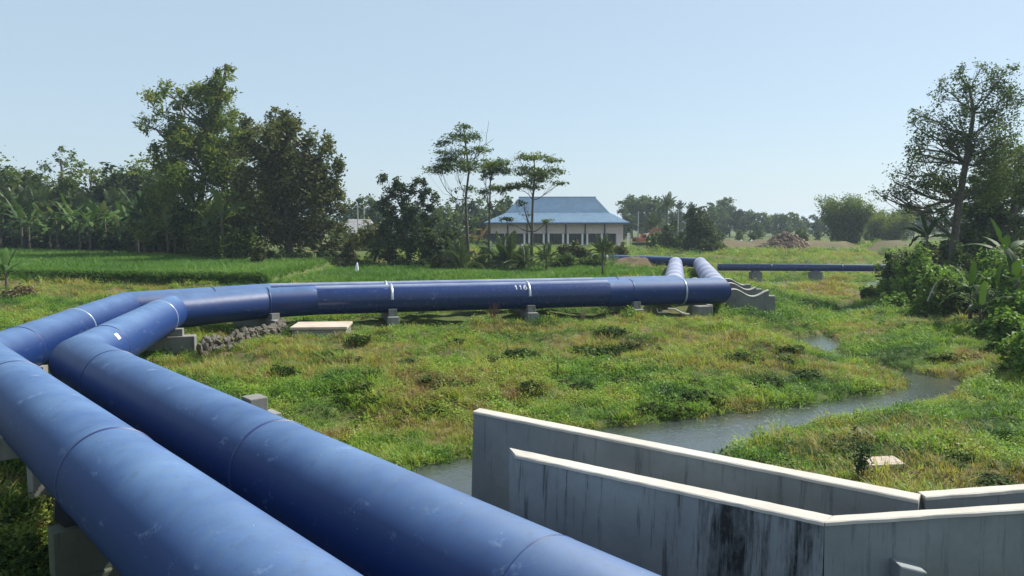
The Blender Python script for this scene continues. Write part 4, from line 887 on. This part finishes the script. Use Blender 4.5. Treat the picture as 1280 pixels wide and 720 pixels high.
for i in range(6):
    for k in range(nseg): F.append((i * nseg + k, i * nseg + (k + 1) % nseg, (i + 1) * nseg + (k + 1) % nseg, (i + 1) * nseg + k))
F.append(tuple(range(6 * nseg, 7 * nseg))); F.append(tuple(range(nseg - 1, -1, -1))); mb.add(V, F).obj('white_bag', M['white'], t, True)

# ------------------------------------------------------------------ building with the blue roof
def roofmat(name, c):
    m, N, L, P = mat(name)
    f = noise(N, L, 1.2, 5, .6)
    L.new(ramp(N, L, f, [(.3, tuple(x * .85 for x in c)), (.7, tuple(x * 1.15 for x in c))]), P.inputs['Base Color']); P.inputs['Roughness'].default_value = .5; P.inputs['Specular IOR Level'].default_value = .4
    return m
M['roof'] = roofmat('blue_roof_tile', (.10, .175, .265)); M['roof_low'] = roofmat('blue_roof_tile_lower', (.16, .25, .35)); M['roof_edge'] = simple('roof_edge_blue', (.05, .12, .24), .5, .2, 3)
M['plaster'] = simple('pinkish_plaster', (.62, .53, .50), .85, .08, 2); M['white_wall'] = simple('white_plaster', (.78, .77, .74), .8, .06, 2); M['post'] = simple('dark_post', (.05, .055, .07), .6, .3, 3)
M['glass'] = simple('dark_glass', (.02, .028, .036), .12, .3, 1, 0, .6); M['frame'] = simple('dark_frame', (.035, .04, .05), .5, .2, 3)
bx0 = px(606, 281, Y=126)[0]; bx1 = px(786, 281, Y=124)[0]; cx = (bx0 + bx1) / 2; hw = (bx1 - bx0) / 2; by = 124
bd = thing('pavilion', 'long low building with a two pitched blue tile roof and a pinkish wall', 'building', (cx, by, 1.0), None, -.03)
E_ = 3.95; DP = 15.0                          # eave height over the floor, depth
def hip(z0, x0, y0, x1, y1, z1, X0, Y0, X1, Y1): # rectangle to rectangle
    return [(x0, y0, z0), (x1, y0, z0), (x1, y1, z0), (x0, y1, z0), (X0, Y0, z1), (X1, Y0, z1), (X1, Y1, z1), (X0, Y1, z1)]
def roofpart(name, V, m, rows):
    Q = [Vector(v) for v in V]; mb = MB()
    for a, b, c_, d in ((0, 1, 5, 4), (1, 2, 6, 5), (2, 3, 7, 6), (3, 0, 4, 7)):
        nrm = (Q[b] - Q[a]).cross(Q[d] - Q[a]).normalized()
        for k in range(rows):                  # tile courses, each lapping over the one below
            t0, t1 = k / rows, (k + 1) / rows
            p = [Q[a].lerp(Q[d], t0), Q[b].lerp(Q[c_], t0), Q[b].lerp(Q[c_], t1), Q[a].lerp(Q[d], t1)]
            lo = nrm * .07; hi = nrm * .01
            vv = [p[0] + lo, p[1] + lo, p[2] + hi, p[3] + hi, p[0] - nrm * .05, p[1] - nrm * .05]
            mb.add(vv, [(0, 1, 2, 3), (4, 5, 1, 0)])
    return mb.obj(name, m, bd)
yb_ = 124; rx0, rx1 = px(648, 247, Y=131)[0] - cx, px(742, 247, Y=131)[0] - cx
zr = px(695, 247, Y=131)[2] - 1.0; zk = px(695, 266, Y=127.5)[2] - 1.0
kx0, kx1 = px(632, 266, Y=128)[0] - cx, px(760, 266, Y=128)[0] - cx
roofpart('lower_roof', hip(E_, -hw, -.8, hw, DP, zk, kx0, 3.4, kx1, DP - 4.2), M['roof_low'], 9)
roofpart('upper_roof', hip(zk + .02, kx0, 3.4, kx1, DP - 4.2, zr, rx0, 6.9, rx1, 7.3), M['roof'], 14)
MB().box(((rx0 + rx1) / 2, 7.1, zr + .06), (rx1 - rx0 + .3, .35, .2)).obj('ridge_cap', M['roof_edge'], bd)
mb = MB()
for y_ in (-.86, DP + .06): mb.box((0, y_, E_ - .1), (2 * hw + .1, .06, .3))
for sx_ in (-1, 1): mb.box((sx_ * (hw + .03), DP / 2 - .4, E_ - .1), (.05, DP + .7, .3))
mb.obj('fascia', M['roof_edge'], bd)
wx0, wx1 = px(613, 290, Y=124)[0] - cx, px(779, 290, Y=124)[0] - cx
mb = MB().box(((wx0 + wx1) / 2, 7.2, 3.05), (wx1 - wx0, 13.6, 1.75)); mb.obj('upper_wall', M['plaster'], bd)
MB().box(((wx0 + wx1) / 2, 7.9, 1.25), (wx1 - wx0 - .3, 12.2, 1.85)).obj('back_wall', M['frame'], bd)
MB().box(((wx0 + wx1) / 2, 7.0, .12), (wx1 - wx0 + .6, 15.0, .4)).obj('plinth', M['white_wall'], bd)
MB().box((wx1 - .55, 3.2, 1.25), (1.1, 5.6, 1.84)).obj('end_wall', M['plaster'], bd)
npan = 7; step = 24.2 * 124 / 950; x_ = px(634.5, 290, Y=124)[0] - cx
for k in range(7):
    xx = x_ + k * step
    if xx > wx1 - .8: break
    MB().box((xx, .32, 3.05), (.22, .2, 1.8)).obj('pilaster', M['post'], bd)
    if k > 0 or True:
        MB().box((xx - .42, .6, 1.22), (.30, .42, 1.84)).obj('column', M['white_wall'], bd); MB().box((xx + .36, .6, 1.22), (.30, .42, 1.84)).obj('column', M['white_wall'], bd)
    wdt = step - 1.25
    if xx + step < wx1 + .3:
        fr_ = MB().box((xx + step / 2, 1.75, 1.25), (wdt + .3, .08, 1.84)).obj('window', M['frame'], bd)
        for q in range(3): MB().box((xx + step / 2 - wdt / 2 + (q + .5) * wdt / 3, 1.69, 1.25), (wdt / 3 - .06, .04, 1.7)).obj('pane', M['glass'], fr_)
MB().box((wx1 + .9, .6, 1.2), (.35, .35, 2.2)).obj('column', M['white_wall'], bd)
# grey roofed house further left
gh = px(446, 276, Y=118); h = thing('house', 'house with a weathered grey roof seen through the trees on the left', 'house', (gh[0], 118, 1.0))
k = 118 / 950
MB().box((0, 3, 1.0), (5.2, 6, 2.4)).obj('wall', M['white_wall'], h)
V = [(-2.9, -.6, 2.1), (2.9, -.6, 2.1), (2.9, 6.6, 2.1), (-2.9, 6.6, 2.1), (-1.9, 3, 4.5), (1.5, 3, 4.5)]
M['greyroof'] = simple('grey_roof', (.24, .24, .24), .8, .25, 1.5)
obj('roof', V, [(0, 1, 5, 4), (1, 2, 5), (2, 3, 4, 5), (3, 0, 4), (3, 2, 1, 0)], M['greyroof'], h)
w = MB().box((-1.2, -.03, 1.1), (1.0, .06, 1.0)).obj('window', M['frame'], h); MB().box((-1.2, -.075, 1.1), (.8, .03, .8)).obj('pane', M['glass'], w)
MB().box((1.0, -.03, .8), (.9, .06, 1.9)).obj('door', M['frame'], h)
# poles
M['pole'] = simple('pale_pole', (.42, .42, .42), .6, .15, 2)
for x, yt, Y, lab in [(447, 256, 112, 'thin pale utility pole above the left part of the grey roof'), (455, 258, 112, 'thin pale utility pole above the right part of the grey roof'), (798, 264, 140, 'pale utility pole right of the blue roofed building'), (848, 262, 150, 'thin pale utility pole left of the conical tree')]:
    c = px(x, yt, Y=Y); p = thing('utility_pole', lab, 'pole', (c[0], Y, 1.0)); hh = c[2] - 1
    MB().tube([(0, 0, -.3), (0, 0, hh)], [.11, .07], 8).obj('pole', M['pole'], p); MB().box((0, 0, hh - .35), (.9, .08, .08)).obj('crossarm', M['pole'], p)
# excavators
M['yellow'] = simple('machine_yellow', (.62, .37, .06), .5, .15, 3); M['red'] = simple('machine_red', (.42, .10, .05), .5, .2, 3); M['track'] = simple('track_rubber', (.03, .03, .03), .8, .3, 5)
def excavator(label, x, y, z, rz, m, s_=1.0):
    e = thing('excavator', label, 'excavator', (x, y, z), None, rz); e.scale = (s_,) * 3
    for sy in (-1.0, 1.0):
        pts = [(-1.9 + .35 * math.cos(a), 0, .4 + .38 * math.sin(a)) for a in np.linspace(math.pi / 2, math.pi * 1.5, 7)] + [(1.9 + .35 * math.cos(a), 0, .4 + .38 * math.sin(a)) for a in np.linspace(-math.pi / 2, math.pi / 2, 7)]
        V, F = prism([(a, sy - .28, c_) for a, _, c_ in pts], (0, .56, 0)); obj('track', V, F, M['track'], e)
    MB().box((-.6, 0, 1.45), (3.0, 2.3, .9)).obj('engine_house', m, e); MB().box((-1.75, 0, 1.5), (.75, 2.35, 1.0), 0, .9).obj('counterweight', M['track'], e)
    c_ = MB().box((.75, .6, 2.15), (1.3, 1.0, 1.6), 0, .85).obj('cab', m, e)
    MB().box((1.40, .6, 2.25), (.05, .75, 1.0)).obj('windscreen', M['glass'], c_); MB().box((.75, .07, 2.3), (.9, .04, .8)).obj('side_window', M['glass'], c_)
    V, F = prism([(1.1, -.35, 1.7), (1.4, -.35, 1.5), (3.4, -.35, 4.1), (5.0, -.35, 3.9), (5.0, -.35, 4.25), (3.2, -.35, 4.6)], (0, .4, 0)); obj('boom', V, F, m, e)
    V, F = prism([(4.8, -.3, 4.35), (5.15, -.3, 4.2), (5.0, -.3, 1.8), (4.75, -.3, 1.8)], (0, .3, 0)); obj('arm', V, F, m, e)
    V, F = prism([(4.7, -.6, 1.9), (5.2, -.6, 1.8), (5.25, -.6, 1.1), (4.5, -.6, .9), (4.2, -.6, 1.3)], (0, .95, 0)); obj('bucket', V, F, M['track'], e)
c = px(592, 296, Y=128); excavator('yellow excavator half hidden behind the slender trees', c[0], 128, 1.0, -.15, M['yellow'], 1.0)
c = px(560, 296, Y=132); b = thing('site_cabin', 'small yellow cabin behind the shadowy bushes left of the tallest tiered tree', 'cabin', (c[0], 132, 1.0))
MB().box((0, 0, 1.5), (2.0, 2.0, 3.0)).obj('cabin_body', M['yellow'], b); w = MB().box((.1, -1.03, 1.9), (.9, .05, .9)).obj('window', M['frame'], b); MB().box((.1, -1.07, 1.9), (.7, .03, .7)).obj('pane', M['glass'], w); MB().box((0, 0, 3.08), (2.3, 2.3, .14)).obj('roof', M['greyroof'], b)
c = px(802, 300, Y=122); excavator('small red orange excavator right of the building', c[0], 122, 1.3, .25, M['red'], .62)
# white covers before the tree line, rubble heap
WG = 'white covered stalls before the distant trees'
def stall(x, Y, wd, label, cream=False):
    c = px(x, 306, Y=Y); s_ = thing('white_shelter', label, 'shelter', (c[0], Y, 1.1), WG); k = wd * Y / 950; zt = px(x, 305.5, Y=Y)[2] - 1.1
    V = []; F = []; n = 8
    for i in range(n + 1):
        t = i / n; x_ = (t - .5) * k; zz = zt + .55 * abs(2 * t - 1) ** 1.6 - .1
        V += [(x_, -.7, zz), (x_, .7, zz + .35), (x_, .7, zz + .3), (x_, -.7, zz - .06)]
    for i in range(n):
        for j in range(4): F.append((i * 4 + j, i * 4 + (j + 1) % 4, i * 4 + 4 + (j + 1) % 4, i * 4 + 4 + j))
    F += [(3, 2, 1, 0), tuple(n * 4 + j for j in range(4))]
    obj('cover', V, F, M['coping'] if cream else M['white_wall'], s_)
    for sx_ in (-1, 1): MB().tube([(sx_ * k * .46, 0, -.6), (sx_ * k * .46, 0, zt + .3)], .05, 6).obj('post', M['pole'], s_)
for i, (x, wd, cr) in enumerate([(911, 11, 0), (923, 10, 0), (936, 10, 0), (957, 10, 1)]):
    stall(x, 118, wd, ['white sagging cover at the left end of the row before the distant trees', 'white sagging cover second from the left in the row before the distant trees', 'white sagging cover third in the row, next to scattered white bits', 'cream cover beside the rubble heap'][i], cr)
rp = px(985, 312, Y=106); rb = thing('rubble_heap', 'brown heap of rubble stones on the berm behind the bridge pipe', 'heap', (rp[0], 106, 1.2))
V = []; F = []
r = np.random.default_rng(77)
for i in range(620):
    a = r.random() * 6.28; q = r.random() ** .5; x_ = math.cos(a) * q * 5.2; y_ = math.sin(a) * q * 3
    zz = 2.1 * math.exp(-((x_ + .3) / 3.0) ** 2 - (y_ / 1.9) ** 2) * (.8 + .4 * r.random()) - .3 ; b_ = len(V); sc = .2 + .28 * r.random()
    V += [tuple(v * sc * (1 + .3 * (r.random() - .5)) + np.array([x_, y_, zz])) for v in IV]; F += [tuple(i_ + b_ for i_ in f) for f in IF]
o = obj('rubble', V, F, M['rubble'], rb); o['kind'] = 'stuff'
V, F = tube([(-6, 0, -.6), (-3, 0, -.5), (0, 0, -.2), (3, 0, -.6), (6, 0, -.9)], [.3, 1.2, 1.7, 1.2, .3], 10)
obj('earth_core', V, F, M['rubble'], rb, True)

# ------------------------------------------------------------------ grass, weeds and rice: stuff, scattered by geometry nodes
def tuft(seed, n, h, spread, w, lean, mat_, seg=3):
    r = np.random.default_rng(seed); V = []; F = []
    for i in range(n):
        a = r.random() * 6.28; q = r.random() ** .5 * spread; b = np.array([math.cos(a) * q, math.sin(a) * q, 0]); ln = lean * (.4 + r.random()); d = a + r.normal() * .8; hh = h * (.55 + .6 * r.random())
        pdir = np.array([-math.sin(d), math.cos(d), 0]); o = np.array([math.cos(d), math.sin(d), 0]); b0 = len(V); ww = w * (.7 + .6 * r.random())
        for k in range(seg):
            t = k / seg; p = b + o * ln * hh * t ** 1.7 + np.array([0, 0, hh * t * (1 - .25 * ln * t)]); V += [p - pdir * ww * (1 - t * .6), p + pdir * ww * (1 - t * .6)]
        V.append(b + o * ln * hh + np.array([0, 0, hh * (1 - .25 * ln)]))
        for k in range(seg - 1): F.append((b0 + 2 * k, b0 + 2 * k + 1, b0 + 2 * k + 3, b0 + 2 * k + 2))
        F.append((b0 + 2 * seg - 2, b0 + 2 * seg - 1, b0 + 2 * seg))
    return mesh_data('tuft', V, F, mat_)
def herb(seed, n, rad, h, size, mat_):
    r = np.random.default_rng(seed); a = r.random(n) * 6.28; q = r.random(n) ** .5
    C = np.stack([np.cos(a) * q * rad, np.sin(a) * q * rad, h * (1 - .55 * q * q) * (.35 + .75 * r.random(n))], 1)
    V, F, v = leaf_cloud(C, size, seed, .7, .55, 0, .5); return mesh_data('herb', V, F, mat_)
def scatter(name, P, scale, rot, v, pick, meshes):
    me = bpy.data.meshes.new(name); n = len(P); me.vertices.add(n); me.vertices.foreach_set('co', P.astype(np.float32).ravel())
    for k_, a_, ty in (('sc', scale, 'FLOAT'), ('v', v, 'FLOAT'), ('pick', pick, 'INT')):
        at = me.attributes.new(k_, ty, 'POINT'); at.data.foreach_set('value', np.asarray(a_, dtype=np.int32 if ty == 'INT' else np.float32))
    at = me.attributes.new('rot', 'FLOAT_VECTOR', 'POINT'); at.data.foreach_set('vector', rot.astype(np.float32).ravel())
    o = link(name, me); o['kind'] = 'stuff'
    cl = bpy.data.collections.new(name + '_kinds')
    for i, mm in enumerate(meshes): cl.objects.link(bpy.data.objects.new('%s_kind' % name, mm))
    ng = bpy.data.node_groups.new(name, 'GeometryNodeTree'); ng.interface.new_socket('Geometry', in_out='INPUT', socket_type='NodeSocketGeometry'); ng.interface.new_socket('Geometry', in_out='OUTPUT', socket_type='NodeSocketGeometry')
    nn = ng.nodes; ll = ng.links; gi = nn.new('NodeGroupInput'); go = nn.new('NodeGroupOutput'); ip = nn.new('GeometryNodeInstanceOnPoints'); ci = nn.new('GeometryNodeCollectionInfo')
    ci.inputs['Collection'].default_value = cl; ci.inputs['Separate Children'].default_value = True; ci.inputs['Reset Children'].default_value = True
    def att(nm, ty):
        a = nn.new('GeometryNodeInputNamedAttribute'); a.data_type = ty; a.inputs['Name'].default_value = nm; return a.outputs['Attribute']
    ip.inputs['Pick Instance'].default_value = True
    ll.new(gi.outputs[0], ip.inputs['Points']); ll.new(ci.outputs[0], ip.inputs['Instance']); ll.new(att('pick', 'INT'), ip.inputs['Instance Index'])
    e2r = nn.new('FunctionNodeEulerToRotation'); ll.new(att('rot', 'FLOAT_VECTOR'), e2r.inputs[0]); ll.new(e2r.outputs[0], ip.inputs['Rotation']); ll.new(att('sc', 'FLOAT'), ip.inputs['Scale'])
    ll.new(ip.outputs[0], go.inputs[0])
    md = o.modifiers.new('scatter', 'NODES'); md.node_group = ng
    return o
def zone(y0, y1, dens, seed, margin=4):
    r = np.random.default_rng(seed); y = y0 + (y1 - y0) * r.random(int(dens * (y1 - y0) * 2 * (y1 * .70 + margin))); x = (2 * r.random(len(y)) - 1) * (y1 * .70 + margin)
    k = np.abs(x) < y * .70 + margin; return x[k], y[k]
xs_, ys_ = [], []
for y0, y1, dn, sd in [(5, 10, 14, 1), (10, 16, 64, 2), (16, 24, 56, 3), (24, 34, 40, 4), (34, 48, 20, 5), (48, 70, 8, 6), (70, 105, 3.4, 7), (105, 150, 1.4, 8)]:
    a, b = zone(y0, y1, dn, sd); xs_.append(a); ys_.append(b)
x = np.concatenate(xs_); y = np.concatenate(ys_); r = np.random.default_rng(55)
d = creek_d(x, y); t = terrace(x, y)
rice_r = (y > 49) & (y < 72 + .0 * x) & (x > -15.6) & (x < 7 + (y - 50) * .12) | ((y > 56) & (y < 70) & (x > 4) & (x < 13))
def in_wall(x, y):
    a = (x > -1.0) & (x < 3.7) & (y < 9.9 - (x + .5) * .78 + .15) ; b = (x >= 3.6) & (y < 6.65 + (x - 3.6) * .19 + .12); return a | b
keep = (d > .12) & (t < .3) & ~rice_r & ~in_wall(x, y)
keep &= ~((np.exp(-(((x - 12) / 2.6) ** 2 + ((y - 73.5) / 2.4) ** 2)) > .35) & (r.random(len(x)) < .85))
keep &= ~((np.abs(y - 110.5) < 4) & (x > 27) & (x < 62))
keep &= ~((y > 84) & (x > -26) & (x < 26) & (r.random(len(x)) < .7))
under = (np.abs(y - pipe_y(x) - .9) < 2.15) & (x > -11) & (x < 9.5); keep &= ~(under & (r.random(len(x)) < .95))
keep &= ~((np.abs(x + 7.25) < 1.3) & (y > 27.75) & (y < 29.9))
x, y, d = x[keep], y[keep], d[keep]; z = hgt(x, y) - .015; n = len(x)
dry = dryness(x, y); ye = fbm(x * .12 + 9, y * .2, 31, 3); dk = fbm(x * .45, y * .6, 33, 3); fine = fbm(x * 1.4, y * 1.4, 35, 2)
v = .61 + .55 * (.5 - ye) * -1.0 + (dk - .5) * 1.35 + (fine - .5) * .7 + r.normal(size=n) * .09
v = np.where(r.random(n) < dry * .85, np.clip(.16 + r.normal(size=n) * .1, 0, .35), v)
v = v + .10 * sm(.7, .2, d) - .06 * sm(24, 16, y) * 0  # grass darkened along the creek edge, painting in the bank shadow
v = np.clip(v, 0, 1)
sc = (.75 + .55 * r.random(n)) * (.45 + 1.25 * fbm(x * .6, y * .6, 37, 2)) * np.where(y > 34, 1.25, 1.0) * np.where(y > 48, 1.3, 1.0) * np.where(y > 90, 1.7, 1.0)
rot = np.stack([r.normal(size=n) * .12, r.normal(size=n) * .12, r.random(n) * 6.28], 1)
P_ = np.stack([x, y, z], 1)
isherb = (r.random(n) < np.clip(.30 + 1.5 * (fbm(x * .3, y * .4, 39, 3) - .36), .15, .85)) & (dry < .6)
gm = [tuft(900 + k, 14, .19, .12, .0075, [.8, 1.2, 1.6, 1.1][k], M['grass']) for k in range(4)]
gm += [tuft(910 + k, 9, .32, .09, .006, .6, M['grass']) for k in range(2)]
k_ = ~isherb
pk = r.integers(0, 4, size=n); pk = np.where(r.random(n) < .18, r.integers(4, 6, size=n), pk)
scatter('meadow_grass', P_[k_], sc[k_], rot[k_], v[k_], pk[k_], gm)
hm = [herb(920 + k, 48, .17, [.13, .18, .24][k], .048, M['weed']) for k in range(3)]
scatter('meadow_weeds', P_[isherb], sc[isherb], rot[isherb], v[isherb], r.integers(0, 3, size=isherb.sum()), hm)
# rice
xr, yr = [], []
for y0, y1, dn, sd in [(44, 62, 16, 61), (62, 80, 9, 62), (80, 112, 4.5, 63)]:
    a, b = zone(y0, y1, dn, sd, 6); xr.append(a); yr.append(b)
x = np.concatenate(xr); y = np.concatenate(yr); t = terrace(x, y)
back = np.where(x < -22, 68 + (-22 - x) * .82, 72)
rr_ = ((t > .6) & (y < back)) | ((t < .05) & (y > 49) & (y < 72) & (x > -15.4) & (x < 7 + (y - 50) * .12)) | ((y > 56) & (y < 70) & (x > 4) & (x < 13))
x, y = x[rr_], y[rr_]; n = len(x); z = hgt(x, y)
rm = [tuft(940 + k, 15, .46, .12, .011, .38, M['rice']) for k in range(3)]
scatter('rice_crop', np.stack([x, y, z], 1), (.85 + .3 * r.random(n)) * (1 + .12 * (fbm(x * .2, y * .2, 41) - .5)) * np.where(y > 75, 1.25, 1.0), np.stack([r.normal(size=n) * .06, r.normal(size=n) * .06, r.random(n) * 6.28], 1), np.clip(.5 + 1.2 * (fbm(x * .3, y * .12, 43, 3) - .5) + r.normal(size=n) * .1, 0, 1), r.integers(0, 3, size=n), rm)
# overgrown bank in front of the terrace
x = -15.2 - 27 * r.random(2600); y = 48.2 - .2 * (x + 16) + r.normal(size=2600) * .25 + .4; n = 2600; z = hgt(x, y)
scatter('bank_weeds', np.stack([x, y, z], 1), 1.2 + .8 * r.random(n), np.stack([r.normal(size=n) * .2, r.normal(size=n) * .2, r.random(n) * 6.28], 1), np.clip(.85 + r.normal(size=n) * .14, 0, 1), r.integers(0, 3, size=n), hm)

# ------------------------------------------------------------------ air
hz = MB().box((0, 450, 14.0), (5200, 3700, 33.0)).obj('haze', None); hz['kind'] = 'stuff'; hz.data.materials.clear()
hm_ = bpy.data.materials.new('haze_air'); hm_.use_nodes = True; hn = hm_.node_tree.nodes; hn.remove(hn['Principled BSDF'])
pv = hn.new('ShaderNodeVolumePrincipled'); pv.inputs['Color'].default_value = (.74, .87, 1.0, 1); pv.inputs['Density'].default_value = .0004; pv.inputs['Anisotropy'].default_value = .3
hm_.node_tree.links.new(pv.outputs[0], hn['Material Output'].inputs['Volume']); hz.data.materials.append(hm_)
